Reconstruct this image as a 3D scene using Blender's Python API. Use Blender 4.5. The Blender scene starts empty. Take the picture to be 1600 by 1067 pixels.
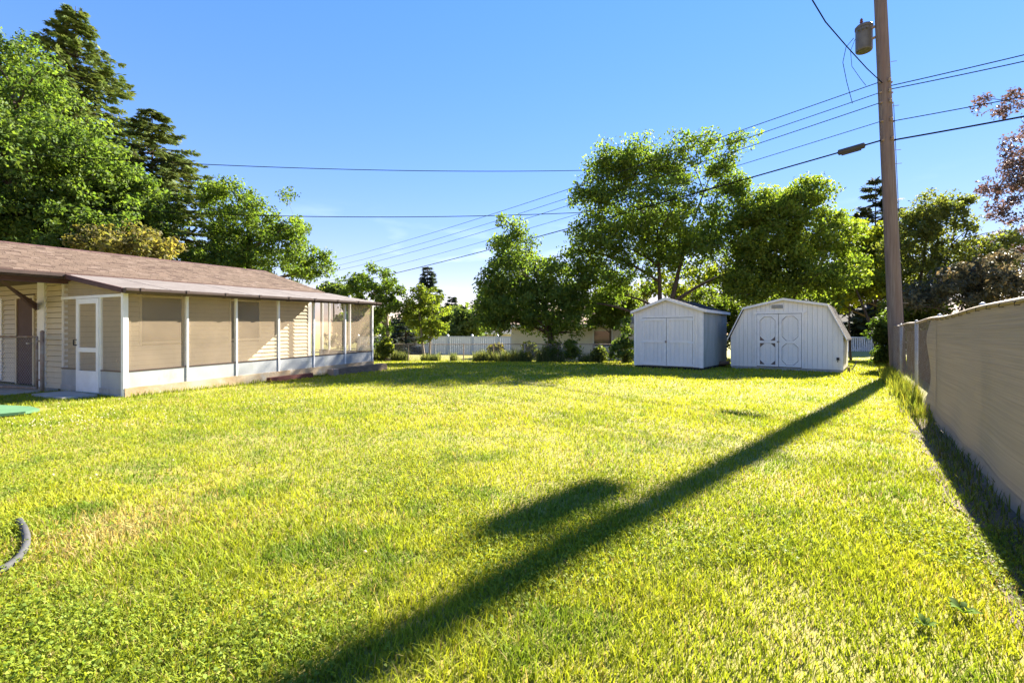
import bpy, math, random
import numpy as np
from mathutils import Vector

# ------------------------------------------------------------------ camera, sky, sun, exposure
SC = bpy.context.scene
COL = SC.collection
FPX, HOR, CAMH = 735.0, 520.0, 1.23          # focal length in photo pixels, horizon row, lens height
cam_d = bpy.data.cameras.new('camera'); cam = bpy.data.objects.new('camera', cam_d); COL.objects.link(cam)
cam_d.sensor_width = 36.0; cam_d.lens = 36.0 * FPX / 1600.0
cam_d.shift_y = -(533.5 - HOR) / 1600.0
cam_d.clip_start = 0.05; cam_d.clip_end = 2000
cam.location = (0, 0, CAMH); cam.rotation_euler = (math.radians(90), 0, 0)
SC.camera = cam
SUN_AZ, SUN_EL = math.radians(43.2), math.radians(33.8)
world = bpy.data.worlds.new('World'); SC.world = world; world.use_nodes = True
wn = world.node_tree.nodes; wl = world.node_tree.links
for n in list(wn): wn.remove(n)
w_out = wn.new('ShaderNodeOutputWorld'); w_bg = wn.new('ShaderNodeBackground'); w_sky = wn.new('ShaderNodeTexSky')
w_sky.sky_type = 'NISHITA'; w_sky.sun_disc = False; w_sky.sun_elevation = SUN_EL; w_sky.sun_rotation = SUN_AZ
w_sky.air_density = 1.0; w_sky.dust_density = 0.0; w_sky.ozone_density = 2.2; w_sky.altitude = 200
w_hs = wn.new('ShaderNodeHueSaturation'); w_hs.inputs['Saturation'].default_value = 1.30
w_hs.inputs['Value'].default_value = 1.0
w_bg.inputs['Strength'].default_value = 0.05
# a few faint wisps of cloud low over the horizon
w_tc = wn.new('ShaderNodeTexCoord'); w_map = wn.new('ShaderNodeMapping'); w_map.inputs['Scale'].default_value = (2.2, 2.2, 9.0)
w_noi = wn.new('ShaderNodeTexNoise'); w_noi.inputs['Scale'].default_value = 2.3; w_noi.inputs['Detail'].default_value = 7
w_ramp = wn.new('ShaderNodeValToRGB'); w_ramp.color_ramp.elements[0].position = 0.55; w_ramp.color_ramp.elements[1].position = 0.78
w_sep = wn.new('ShaderNodeSeparateXYZ'); w_mr = wn.new('ShaderNodeMapRange')
w_mr.inputs['From Min'].default_value = 0.02; w_mr.inputs['From Max'].default_value = 0.26; w_mr.inputs['To Min'].default_value = 0.4; w_mr.inputs['To Max'].default_value = 0.0
w_mul = wn.new('ShaderNodeMath'); w_mul.operation = 'MULTIPLY'
w_mix = wn.new('ShaderNodeMix'); w_mix.data_type = 'RGBA'; w_mix.inputs[7].default_value = (9.0, 9.2, 9.6, 1)
wl.new(w_tc.outputs['Generated'], w_map.inputs['Vector']); wl.new(w_map.outputs['Vector'], w_noi.inputs['Vector'])
wl.new(w_noi.outputs['Fac'], w_ramp.inputs['Fac']); wl.new(w_tc.outputs['Generated'], w_sep.inputs['Vector'])
wl.new(w_sep.outputs['Z'], w_mr.inputs['Value']); wl.new(w_mr.outputs['Result'], w_mul.inputs[0]); wl.new(w_ramp.outputs['Color'], w_mul.inputs[1])
w_len = wn.new('ShaderNodeVectorMath'); w_len.operation = 'LENGTH'; w_ad = wn.new('ShaderNodeMath'); w_ad.operation = 'MULTIPLY_ADD'; w_ad.inputs[1].default_value = 0.2; w_ad.inputs[2].default_value = 1.0
w_dv = wn.new('ShaderNodeMath'); w_dv.operation = 'DIVIDE'; w_dv.inputs[0].default_value = 1.65; w_sc = wn.new('ShaderNodeVectorMath'); w_sc.operation = 'SCALE'
wl.new(w_sky.outputs['Color'], w_len.inputs[0]); wl.new(w_len.outputs['Value'], w_ad.inputs[0]); wl.new(w_ad.outputs['Value'], w_dv.inputs[1])
wl.new(w_sky.outputs['Color'], w_sc.inputs[0]); wl.new(w_dv.outputs['Value'], w_sc.inputs['Scale'])
wl.new(w_sc.outputs['Vector'], w_hs.inputs['Color']); w_tint = wn.new('ShaderNodeMix'); w_tint.data_type = 'RGBA'; w_tint.blend_type = 'MULTIPLY'; w_tint.inputs[0].default_value = 1.0; w_tint.inputs[7].default_value = (1.18, 0.80, 0.86, 1)
wl.new(w_hs.outputs['Color'], w_tint.inputs[6]); wl.new(w_tint.outputs[2], w_mix.inputs[6]); wl.new(w_mul.outputs['Value'], w_mix.inputs[0])
wl.new(w_mix.outputs[2], w_bg.inputs['Color']); wl.new(w_bg.outputs['Background'], w_out.inputs['Surface'])
sun_d = bpy.data.lights.new('sun', 'SUN'); sun = bpy.data.objects.new('sun', sun_d); COL.objects.link(sun)
sun_d.energy = 3.4; sun_d.angle = math.radians(0.55); sun_d.color = (1.0, 0.93, 0.80)
SUN_DIR = Vector((math.sin(SUN_AZ) * math.cos(SUN_EL), math.cos(SUN_AZ) * math.cos(SUN_EL), math.sin(SUN_EL)))
sun.rotation_euler = SUN_DIR.to_track_quat('Z', 'Y').to_euler(); sun.location = (20, 20, 30)
SC.view_settings.view_transform = 'Standard'; SC.view_settings.look = 'None'; SC.view_settings.gamma = 1.0
SC.view_settings.exposure = 3.07
SC.render.engine = 'CYCLES'
SC.cycles.use_denoising = True
SC.cycles.max_bounces = 9; SC.cycles.diffuse_bounces = 5; SC.cycles.transmission_bounces = 4; SC.cycles.transparent_max_bounces = 12
SC.cycles.sample_clamp_indirect = 6.0

# ------------------------------------------------------------------ helpers
RNG = np.random.default_rng(7)
def P(px, py, Y):
    """A point of the place at depth Y that the photograph shows at (px, py)."""
    return np.array([(px - 800.0) / FPX * Y, Y, CAMH - (py - HOR) / FPX * Y])
def XY(px, Y): return ((px - 800.0) / FPX * Y, Y)

def vnoise(x, y, seed=0):
    x = np.asarray(x, float); y = np.asarray(y, float)
    xi = np.floor(x).astype(np.int64); yi = np.floor(y).astype(np.int64); fx = x - xi; fy = y - yi
    fx = fx * fx * (3 - 2 * fx); fy = fy * fy * (3 - 2 * fy)
    def h(a, b):
        n = (a * 374761393 + b * 668265263 + seed * 1274126177) & 0xffffffff
        n = ((n ^ (n >> 13)) * 1274126177) & 0xffffffff
        return ((n ^ (n >> 16)) & 0xffff) / 65535.0
    return (h(xi, yi) * (1 - fx) + h(xi + 1, yi) * fx) * (1 - fy) + (h(xi, yi + 1) * (1 - fx) + h(xi + 1, yi + 1) * fx) * fy
def fbm(x, y, seed=0, o=3):
    t = 0.0; a = 0.5; s = 1.0; tot = 0
    for i in range(o):
        t = t + a * vnoise(np.asarray(x) * s, np.asarray(y) * s, seed + i); tot += a; a *= 0.5; s *= 2.03
    return t / tot

def ground_z(x, y):
    x = np.asarray(x, float); y = np.asarray(y, float)
    t = np.clip((y - 16.0) / 13.0, 0, 1); t = t * t * (3 - 2 * t)
    z = -0.36 * t - 0.25 * np.clip((y - 29) / 20, 0, 1)
    return z + 0.05 * (fbm(x * 0.35, y * 0.35, 3) - 0.5) * np.clip((y - 1) / 4, 0.3, 1)
def gz(x, y): return float(ground_z(x, y))

class MB:
    """collects prisms, boxes and tubes into one mesh; T maps local coordinates to world"""
    def __init__(self, T=None): self.v = []; self.f = []; self.T = T or (lambda a, b, c: (a, b, c))
    def add(self, pts, faces):
        o = len(self.v); self.v += [tuple(self.T(*p)) for p in pts]; self.f += [tuple(i + o for i in f) for f in faces]; return self
    def hexa(self, p):
        return self.add(p, [(0, 3, 2, 1), (4, 5, 6, 7), (0, 1, 5, 4), (1, 2, 6, 5), (2, 3, 7, 6), (3, 0, 4, 7)])
    def box(self, a0, a1, b0, b1, c0, c1):
        return self.hexa([(a0, b0, c0), (a1, b0, c0), (a1, b1, c0), (a0, b1, c0), (a0, b0, c1), (a1, b0, c1), (a1, b1, c1), (a0, b1, c1)])
    def prism(self, poly, p0, p1, axis=1):
        """poly: 2-D points; extruded along local axis from p0 to p1 (axis 1: poly is (a, c); axis 0: poly is (b, c); axis 2: poly is (a, b))"""
        n = len(poly)
        def mk(q, h): return (q[0], h, q[1]) if axis == 1 else ((h, q[0], q[1]) if axis == 0 else (q[0], q[1], h))
        pts = [mk(q, p0) for q in poly] + [mk(q, p1) for q in poly]
        return self.add(pts, [tuple(range(n - 1, -1, -1)), tuple(range(n, 2 * n))] + [(i, (i + 1) % n, (i + 1) % n + n, i + n) for i in range(n)])
    def tube(self, pts, r, n=6, caps=True):
        pts = [Vector(self.T(*p)) for p in pts]; m = len(pts); rs = r if hasattr(r, '__len__') else [r] * m
        o = len(self.v); d0 = (pts[1] - pts[0]).normalized(); a = d0.orthogonal().normalized()
        for i, p in enumerate(pts):
            d = ((pts[min(i + 1, m - 1)] - pts[max(i - 1, 0)])).normalized()
            a = (a - d * a.dot(d)).normalized(); b = d.cross(a)
            for k in range(n):
                t = 2 * math.pi * k / n; q = p + (a * math.cos(t) + b * math.sin(t)) * rs[i]; self.v.append(tuple(q))
        for i in range(m - 1):
            for k in range(n):
                k2 = (k + 1) % n; self.f.append((o + i * n + k, o + i * n + k2, o + (i + 1) * n + k2, o + (i + 1) * n + k))
        if caps:
            self.f.append(tuple(o + k for k in range(n - 1, -1, -1))); self.f.append(tuple(o + (m - 1) * n + k for k in range(n)))
        return self
    def lathe(self, c, prof, n=16):
        """prof: (radius, z) pairs about a vertical axis at c"""
        o = len(self.v)
        for r, z in prof:
            for k in range(n):
                t = 2 * math.pi * k / n; self.v.append((c[0] + r * math.cos(t), c[1] + r * math.sin(t), c[2] + z))
        for i in range(len(prof) - 1):
            for k in range(n):
                k2 = (k + 1) % n; self.f.append((o + i * n + k, o + i * n + k2, o + (i + 1) * n + k2, o + (i + 1) * n + k))
        self.f.append(tuple(o + k for k in range(n - 1, -1, -1))); self.f.append(tuple(o + (len(prof) - 1) * n + k for k in range(n)))
        return self
    def build(self, name, m, parent=None, smooth=False, bevel=0):
        org = root_loc(parent)
        me = bpy.data.meshes.new(name)
        me.from_pydata([(x - org[0], y - org[1], z - org[2]) for x, y, z in self.v], [], self.f)
        me.materials.append(m); me.update()
        if smooth: me.polygons.foreach_set('use_smooth', [True] * len(me.polygons))
        o = bpy.data.objects.new(name, me); COL.objects.link(o); o.parent = parent
        if bevel:
            b = o.modifiers.new('bevel', 'BEVEL'); b.width = bevel; b.segments = 2; b.limit_method = 'ANGLE'
        return o

def root_loc(p):
    if p is None: return (0, 0, 0)
    while p.parent is not None: p = p.parent
    return tuple(p.location)

def mesh_np(name, verts, polys, m, parent=None, col=None, smooth=False):
    """polys: list of (k, n) index arrays"""
    verts = np.asarray(verts, np.float32) - np.array(root_loc(parent), np.float32)
    me = bpy.data.meshes.new(name); me.vertices.add(len(verts)); me.vertices.foreach_set('co', verts.ravel())
    polys = [np.asarray(p, np.int32) for p in polys if len(p)]
    idx = np.concatenate([p.ravel() for p in polys]); sizes = np.concatenate([np.full(len(p), p.shape[1], np.int32) for p in polys])
    me.loops.add(len(idx)); me.loops.foreach_set('vertex_index', idx)
    me.polygons.add(len(sizes)); me.polygons.foreach_set('loop_start', np.concatenate([[0], np.cumsum(sizes)[:-1]]).astype(np.int32))
    me.update(calc_edges=True)
    if col is not None:
        at = me.attributes.new('Col', 'FLOAT_COLOR', 'POINT')
        c4 = np.ones((len(verts), 4), np.float32); c4[:, :3] = col; at.data.foreach_set('color', c4.ravel())
    if smooth: me.polygons.foreach_set('use_smooth', np.ones(len(sizes), bool))
    me.materials.append(m)
    o = bpy.data.objects.new(name, me); COL.objects.link(o); o.parent = parent
    return o

def tag(o, label=None, cat=None, group=None, kind=None):
    if label: o['label'] = label
    if cat: o['category'] = cat
    if group: o['group'] = group
    if kind: o['kind'] = kind
    return o
def thing(name, loc, label, cat, group=None):
    o = bpy.data.objects.new(name, None); COL.objects.link(o); o.location = loc; o.empty_display_size = 0.2
    return tag(o, label, cat, group)

# ------------------------------------------------------------------ materials
def mat(name, c1, c2=None, scale=6.0, rough=0.7, bump=0.0, bscale=None, stretch=(1, 1, 1), metal=0.0, spec=0.35, lo=0.35, hi=0.65, c3=None, s3=1.5, lo3=0.55, hi3=0.75, detail=5):
    m = bpy.data.materials.new(name); m.use_nodes = True; nt = m.node_tree; b = nt.nodes['Principled BSDF']
    b.inputs['Roughness'].default_value = rough; b.inputs['Metallic'].default_value = metal; b.inputs['Specular IOR Level'].default_value = spec
    b.inputs['Base Color'].default_value = (*c1, 1)
    if c2 is None and not bump: return m
    tc = nt.nodes.new('ShaderNodeTexCoord'); mp = nt.nodes.new('ShaderNodeMapping'); mp.inputs['Scale'].default_value = stretch
    nt.links.new(tc.outputs['Object'], mp.inputs['Vector'])
    def noise(sc, l, h):
        n = nt.nodes.new('ShaderNodeTexNoise'); n.inputs['Scale'].default_value = sc; n.inputs['Detail'].default_value = detail; n.inputs['Roughness'].default_value = 0.62
        nt.links.new(mp.outputs['Vector'], n.inputs['Vector'])
        r = nt.nodes.new('ShaderNodeMapRange'); r.inputs['From Min'].default_value = l; r.inputs['From Max'].default_value = h
        nt.links.new(n.outputs['Fac'], r.inputs['Value']); return n, r
    if c2 is not None:
        n, r = noise(scale, lo, hi)
        mx = nt.nodes.new('ShaderNodeMix'); mx.data_type = 'RGBA'; mx.inputs[6].default_value = (*c1, 1); mx.inputs[7].default_value = (*c2, 1)
        nt.links.new(r.outputs['Result'], mx.inputs[0]); last = mx.outputs[2]
        if c3 is not None:
            n3, r3 = noise(s3, lo3, hi3)
            m3 = nt.nodes.new('ShaderNodeMix'); m3.data_type = 'RGBA'; m3.inputs[7].default_value = (*c3, 1)
            nt.links.new(last, m3.inputs[6]); nt.links.new(r3.outputs['Result'], m3.inputs[0]); last = m3.outputs[2]
        nt.links.new(last, b.inputs['Base Color'])
    if bump:
        n2, r2 = noise(bscale or scale * 3, 0.2, 0.8); bp = nt.nodes.new('ShaderNodeBump'); bp.inputs['Strength'].default_value = bump; bp.inputs['Distance'].default_value = 0.01
        nt.links.new(r2.outputs['Result'], bp.inputs['Height']); nt.links.new(bp.outputs['Normal'], b.inputs['Normal'])
    return m

def leaf_mat(name, base, trans, tfac=0.45, rough=0.5, spec=0.35):
    """leaf colour times the leaf's own tint; thin, so part of the light comes through"""
    m = bpy.data.materials.new(name); m.use_nodes = True; nt = m.node_tree; b = nt.nodes['Principled BSDF']; out = nt.nodes['Material Output']
    at = nt.nodes.new('ShaderNodeAttribute'); at.attribute_name = 'Col'
    def mul(c):
        x = nt.nodes.new('ShaderNodeMix'); x.data_type = 'RGBA'; x.blend_type = 'MULTIPLY'; x.inputs[0].default_value = 1.0; x.inputs[7].default_value = (*c, 1)
        nt.links.new(at.outputs['Color'], x.inputs[6]); return x.outputs[2]
    nt.links.new(mul(base), b.inputs['Base Color']); b.inputs['Roughness'].default_value = rough; b.inputs['Specular IOR Level'].default_value = spec
    t = nt.nodes.new('ShaderNodeBsdfTranslucent'); nt.links.new(mul(trans), t.inputs['Color'])
    mx = nt.nodes.new('ShaderNodeMixShader'); mx.inputs[0].default_value = tfac
    nt.links.new(b.outputs['BSDF'], mx.inputs[1]); nt.links.new(t.outputs['BSDF'], mx.inputs[2]); nt.links.new(mx.outputs['Shader'], out.inputs['Surface'])
    return m

def screen_mat(name, col, opacity):
    """fine woven mesh: threads reflect, holes let the view through"""
    m = bpy.data.materials.new(name); m.use_nodes = True; nt = m.node_tree; out = nt.nodes['Material Output']; nt.nodes.remove(nt.nodes['Principled BSDF'])
    d = nt.nodes.new('ShaderNodeBsdfDiffuse'); d.inputs['Color'].default_value = (*col, 1); t = nt.nodes.new('ShaderNodeBsdfTransparent')
    n = nt.nodes.new('ShaderNodeTexNoise'); n.inputs['Scale'].default_value = 1.8; n.inputs['Detail'].default_value = 4
    tc = nt.nodes.new('ShaderNodeTexCoord'); nt.links.new(tc.outputs['Object'], n.inputs['Vector'])
    r = nt.nodes.new('ShaderNodeMapRange'); r.inputs['From Min'].default_value = 0.3; r.inputs['From Max'].default_value = 0.7
    r.inputs['To Min'].default_value = opacity - 0.06; r.inputs['To Max'].default_value = opacity + 0.06; nt.links.new(n.outputs['Fac'], r.inputs['Value'])
    mx = nt.nodes.new('ShaderNodeMixShader'); nt.links.new(r.outputs['Result'], mx.inputs[0])
    nt.links.new(t.outputs['BSDF'], mx.inputs[1]); nt.links.new(d.outputs['BSDF'], mx.inputs[2]); nt.links.new(mx.outputs['Shader'], out.inputs['Surface'])
    return m

M = {}
M['soil'] = mat('lawn_soil', (0.19, 0.185, 0.035), (0.24, 0.20, 0.055), 1.2, 0.95, 0.6, 30, c3=(0.17, 0.12, 0.06), s3=0.5, lo3=0.6, hi3=0.8)
M['grass'] = leaf_mat('grass_blade', (1, 1, 1), (1.35, 1.25, 0.7), 0.45, 0.6, 0.15)
M['cream'] = mat('cream_vinyl_siding', (0.62, 0.53, 0.36), (0.56, 0.48, 0.33), 2.5, 0.55, 0.15, 40, (1, 1, 0.3), c3=(0.42, 0.40, 0.20), s3=0.9, lo3=0.56, hi3=0.8)
M['lapshade'] = mat('siding_lap_shade', (0.13, 0.10, 0.07), (0.10, 0.08, 0.06), 4, 0.95)  # dark wall core, painted as the shade under the siding laps
M['white'] = mat('white_painted_aluminium', (0.78, 0.78, 0.76), (0.70, 0.69, 0.66), 4, 0.45, 0.05, 30)
M['panel'] = mat('white_kick_panel', (0.37, 0.385, 0.39), (0.30, 0.31, 0.31), 2.2, 0.5, 0.08, 20, (1, 1, 0.5), c3=(0.23, 0.25, 0.18), s3=2.5, lo3=0.58, hi3=0.78)
M['footing'] = mat('stained_footing', (0.40, 0.33, 0.23), (0.33, 0.22, 0.11), 1.7, 0.85, 0.3, 25, c3=(0.42, 0.40, 0.35), s3=3.0)
M['brown'] = mat('brown_painted_wood', (0.075, 0.036, 0.031), (0.10, 0.05, 0.042), 5, 0.7, 0.15, 30)
M['gutter'] = mat('brown_gutter', (0.05, 0.034, 0.028), (0.075, 0.05, 0.04), 3, 0.4, 0.1, 20)
M['porchroof'] = mat('pale_rolled_roofing', (0.15, 0.128, 0.115), (0.115, 0.095, 0.085), 2.2, 0.8, 0.3, 60, (1, 1, 1), c3=(0.18, 0.16, 0.15), s3=4)
M['screen'] = screen_mat('insect_screen', (0.52, 0.405, 0.28), 0.36)
M['screen_old'] = screen_mat('dusty_screen', (0.46, 0.37, 0.27), 0.42)
M['glass'] = mat('window_glass', (0.035, 0.04, 0.045), None, rough=0.08, spec=0.6)
M['shade'] = mat('grey_window_shade', (0.035, 0.033, 0.032), (0.028, 0.027, 0.027), 3, 0.7)
M['concrete'] = mat('concrete', (0.42, 0.40, 0.37), (0.32, 0.30, 0.27), 5, 0.9, 0.3, 40)
M['galv'] = mat('galvanised_steel', (0.42, 0.43, 0.43), (0.33, 0.33, 0.32), 9, 0.5, 0.05, 40, metal=0.4)
M['rusty'] = mat('rusty_galvanised', (0.36, 0.31, 0.26), (0.24, 0.15, 0.10), 8, 0.7, 0.2, 40, metal=0.15)
M['matgreen'] = mat('green_mat', (0.06, 0.15, 0.065), (0.08, 0.18, 0.085), 8, 0.8, 0.2, 90)
M['hose'] = mat('grey_plastic_tube', (0.065, 0.065, 0.068), (0.04, 0.04, 0.04), 14, 0.85, 0.1, 60)
M['timber'] = mat('weathered_timber', (0.20, 0.145, 0.10), (0.12, 0.085, 0.065), 7, 0.9, 0.6, 30, (1, 1, 3))
M['oldboard'] = mat('old_brown_board', (0.085, 0.055, 0.04), (0.055, 0.036, 0.028), 7, 0.9, 0.6, 30, (1, 1, .3))
M['stone'] = mat('pinkish_concrete_block', (0.34, 0.26, 0.20), (0.24, 0.19, 0.16), 5, 0.9, 0.5, 30)
M['shedwhite'] = mat('chalky_white_shed_paint', (0.80, 0.745, 0.665), (0.74, 0.69, 0.62), 3, 0.7, 0.1, 60, (1, 1, 0.25), c3=(0.55, 0.53, 0.50), s3=2, lo3=0.58, hi3=0.85)
M['shedcream'] = mat('cream_shed_paint', (0.82, 0.765, 0.675), (0.76, 0.71, 0.63), 3, 0.7, 0.1, 60, (1, 1, 0.25), c3=(0.50, 0.46, 0.40), s3=2.4, lo3=0.6, hi3=0.85)
M['shedside'] = mat('shaded_algae_shed_paint', (0.40, 0.41, 0.38), (0.32, 0.34, 0.30), 3, 0.8, 0.1, 60, (1, 1, 0.25), c3=(0.24, 0.28, 0.20), s3=1.5, lo3=0.5, hi3=0.8)  # grey tone stands for the shade on this side; green blotches are algae
M['shedtrim'] = mat('shed_trim_paint', (0.82, 0.775, 0.70), (0.74, 0.69, 0.62), 6, 0.6, 0.08, 50)
M['peeled'] = mat('bare_peeled_wood', (0.12, 0.085, 0.07), (0.20, 0.15, 0.12), 15, 0.9, 0.4, 50)
M['dark'] = mat('dark_gap', (0.03, 0.028, 0.025), None, rough=0.9)
M['shingdark'] = mat('dark_grey_shingle', (0.045, 0.04, 0.038), (0.075, 0.065, 0.058), 9, 1.0, 0.5, 40, (1, 1, 1), spec=0.05, c3=(0.12, 0.10, 0.085), s3=2.0, lo3=0.6, hi3=0.75)
M['pole'] = mat('weathered_pole_wood', (0.23, 0.185, 0.16), (0.12, 0.092, 0.078), 3.2, 0.85, 0.7, 12, (8, 8, 0.35), c3=(0.19, 0.125, 0.10), s3=0.5, lo3=0.4, hi3=0.7)
M['transf'] = mat('grey_transformer_paint', (0.13, 0.127, 0.118), (0.095, 0.09, 0.08), 4, 0.5, 0.05, 30)
M['wire'] = mat('black_cable', (0.012, 0.012, 0.014), None, rough=1.0, spec=0.0)
M['wirealu'] = mat('grey_conductor', (0.03, 0.03, 0.034), None, rough=1.0, spec=0.0)
M['splice'] = mat('grey_splice_case', (0.06, 0.056, 0.056), (0.045, 0.042, 0.042), 5, 0.6)
M['vinyl'] = mat('white_vinyl_fence', (0.70, 0.715, 0.73), (0.64, 0.65, 0.67), 1.0, 0.5)
M['tanwall'] = mat('tan_house_wall', (0.72, 0.66, 0.55), (0.66, 0.60, 0.50), 2, 0.8)
M['whitewall'] = mat('white_house_wall', (0.74, 0.76, 0.80), (0.68, 0.70, 0.73), 2, 0.7)
M['tanroof'] = mat('tan_shingle', (0.36, 0.25, 0.18), (0.28, 0.19, 0.14), 5, 0.9)
M['darkroof'] = mat('charcoal_shingle', (0.09, 0.085, 0.085), (0.13, 0.12, 0.115), 4, 0.9)
M['bark'] = mat('bark', (0.10, 0.072, 0.052), (0.055, 0.04, 0.03), 6, 0.95, 0.8, 14, (2, 2, 0.5))
M['barkpale'] = mat('pale_bark', (0.30, 0.25, 0.18), (0.20, 0.155, 0.11), 6, 0.95, 0.6, 14, (2, 2, 0.5))
M['redwood'] = mat('red_brown_wood', (0.16, 0.045, 0.03), (0.11, 0.035, 0.025), 6, 0.8, 0.3)

def shingle_mat():
    m = bpy.data.materials.new('brown_roof_shingles'); m.use_nodes = True; nt = m.node_tree; b = nt.nodes['Principled BSDF']; b.inputs['Roughness'].default_value = 0.9
    b.inputs['Specular IOR Level'].default_value = 0.2
    at = nt.nodes.new('ShaderNodeAttribute'); at.attribute_name = 'Col'
    tc = nt.nodes.new('ShaderNodeTexCoord'); n = nt.nodes.new('ShaderNodeTexNoise'); n.inputs['Scale'].default_value = 25; n.inputs['Detail'].default_value = 4
    nt.links.new(tc.outputs['Object'], n.inputs['Vector'])
    mr = nt.nodes.new('ShaderNodeMapRange'); mr.inputs['To Min'].default_value = 0.7; mr.inputs['To Max'].default_value = 1.3; nt.links.new(n.outputs['Fac'], mr.inputs['Value'])
    x = nt.nodes.new('ShaderNodeVectorMath'); x.operation = 'SCALE'; nt.links.new(at.outputs['Color'], x.inputs[0]); nt.links.new(mr.outputs['Result'], x.inputs['Scale'])
    nt.links.new(x.outputs['Vector'], b.inputs['Base Color'])
    return m
M['shingle'] = shingle_mat()

def fabric_mat():
    m = bpy.data.materials.new('knitted_privacy_fabric'); m.use_nodes = True; nt = m.node_tree; b = nt.nodes['Principled BSDF']; out = nt.nodes['Material Output']
    tc = nt.nodes.new('ShaderNodeTexCoord'); mp = nt.nodes.new('ShaderNodeMapping'); mp.inputs['Scale'].default_value = (0.3, 0.3, 42)
    n = nt.nodes.new('ShaderNodeTexNoise'); n.inputs['Scale'].default_value = 2.0; n.inputs['Detail'].default_value = 6
    nt.links.new(tc.outputs['Object'], mp.inputs['Vector']); nt.links.new(mp.outputs['Vector'], n.inputs['Vector'])
    r = nt.nodes.new('ShaderNodeMapRange'); r.inputs['From Min'].default_value = 0.35; r.inputs['From Max'].default_value = 0.65; nt.links.new(n.outputs['Fac'], r.inputs['Value'])
    x = nt.nodes.new('ShaderNodeMix'); x.data_type = 'RGBA'; x.inputs[6].default_value = (0.37, 0.285, 0.21, 1); x.inputs[7].default_value = (0.295, 0.23, 0.172, 1)
    nt.links.new(r.outputs['Result'], x.inputs[0]); nt.links.new(x.outputs[2], b.inputs['Base Color']); b.inputs['Roughness'].default_value = 0.85; b.inputs['Specular IOR Level'].default_value = 0.15
    t = nt.nodes.new('ShaderNodeBsdfTranslucent'); nt.links.new(x.outputs[2], t.inputs['Color'])
    mx = nt.nodes.new('ShaderNodeMixShader'); mx.inputs[0].default_value = 0.05
    nt.links.new(b.outputs['BSDF'], mx.inputs[1]); nt.links.new(t.outputs['BSDF'], mx.inputs[2]); nt.links.new(mx.outputs['Shader'], out.inputs['Surface'])
    bp = nt.nodes.new('ShaderNodeBump'); bp.inputs['Strength'].default_value = 0.25; bp.inputs['Distance'].default_value = 0.01
    nt.links.new(r.outputs['Result'], bp.inputs['Height']); nt.links.new(bp.outputs['Normal'], b.inputs['Normal'])
    return m
M['fabric'] = fabric_mat()
M['hem'] = mat('grey_hem_tape', (0.33, 0.255, 0.20), (0.29, 0.225, 0.175), 6, 0.85, 0.2, 60)

# ------------------------------------------------------------------ ground
def axis(vals):
    out = []
    for a, b, st in vals: out += list(np.arange(a, b, st))
    return np.array(out + [vals[-1][1]])
gx = axis([(-400, -60, 40), (-60, -16, 4), (-16, 18, 0.4), (18, 60, 4), (60, 400, 40)])
gy = axis([(-30, 0, 3), (0, 30, 0.4), (30, 60, 3), (60, 700, 40)])
GX, GY = np.meshgrid(gx, gy); GZ = ground_z(GX, GY)
ny, nx = GX.shape; ii = np.arange(ny * nx).reshape(ny, nx)
q = np.stack([ii[:-1, :-1], ii[:-1, 1:], ii[1:, 1:], ii[1:, :-1]], -1).reshape(-1, 4)
ground = mesh_np('ground', np.stack([GX, GY, GZ], -1).reshape(-1, 3), [q], M['soil'], smooth=True)
tag(ground, 'green lawn ground of the back yard', kind='structure')

strip = []
for i in range(40):
    t = -0.3 + 0.68 * i / 39
    for k in range(4):
        of = -0.25 + (0.62 + 0.16 * (float(vnoise(i * .7, 5, 8)) - .5)) * k / 3
        p = np.array([3.51, 3.23]) + np.array([8.59, 11.77]) * t + np.array([-.8078, .5895]) * of; strip.append((p[0], p[1], gz(p[0], p[1]) + 0.012))
ii = np.arange(160).reshape(40, 4)
tag(mesh_np('soil_strip', strip, [np.stack([ii[:-1, :-1], ii[1:, :-1], ii[1:, 1:], ii[:-1, 1:]], -1).reshape(-1, 4)], mat('bare_soil', (0.17, 0.12, 0.08), (0.10, 0.075, 0.05), 9, 0.95, 0.8, 60), smooth=True), 'bare brown soil strip under the privacy fabric', kind='structure')

# ------------------------------------------------------------------ the house with its screened porch
C0 = np.array([-7.44, 9.04]); U = np.array([0.4044, 0.9146]); V = np.array([-0.9146, 0.4044]); SH = 0.02
def HP(s, w, z): return (C0[0] + U[0] * s + V[0] * w, C0[1] + U[1] * s + V[1] * w, z + SH * s)
house = thing('house', HP(3, 3, 0), 'low cream sided house with brown shingle roof and long screened porch', 'house')
HB = lambda: MB(HP)
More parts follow.
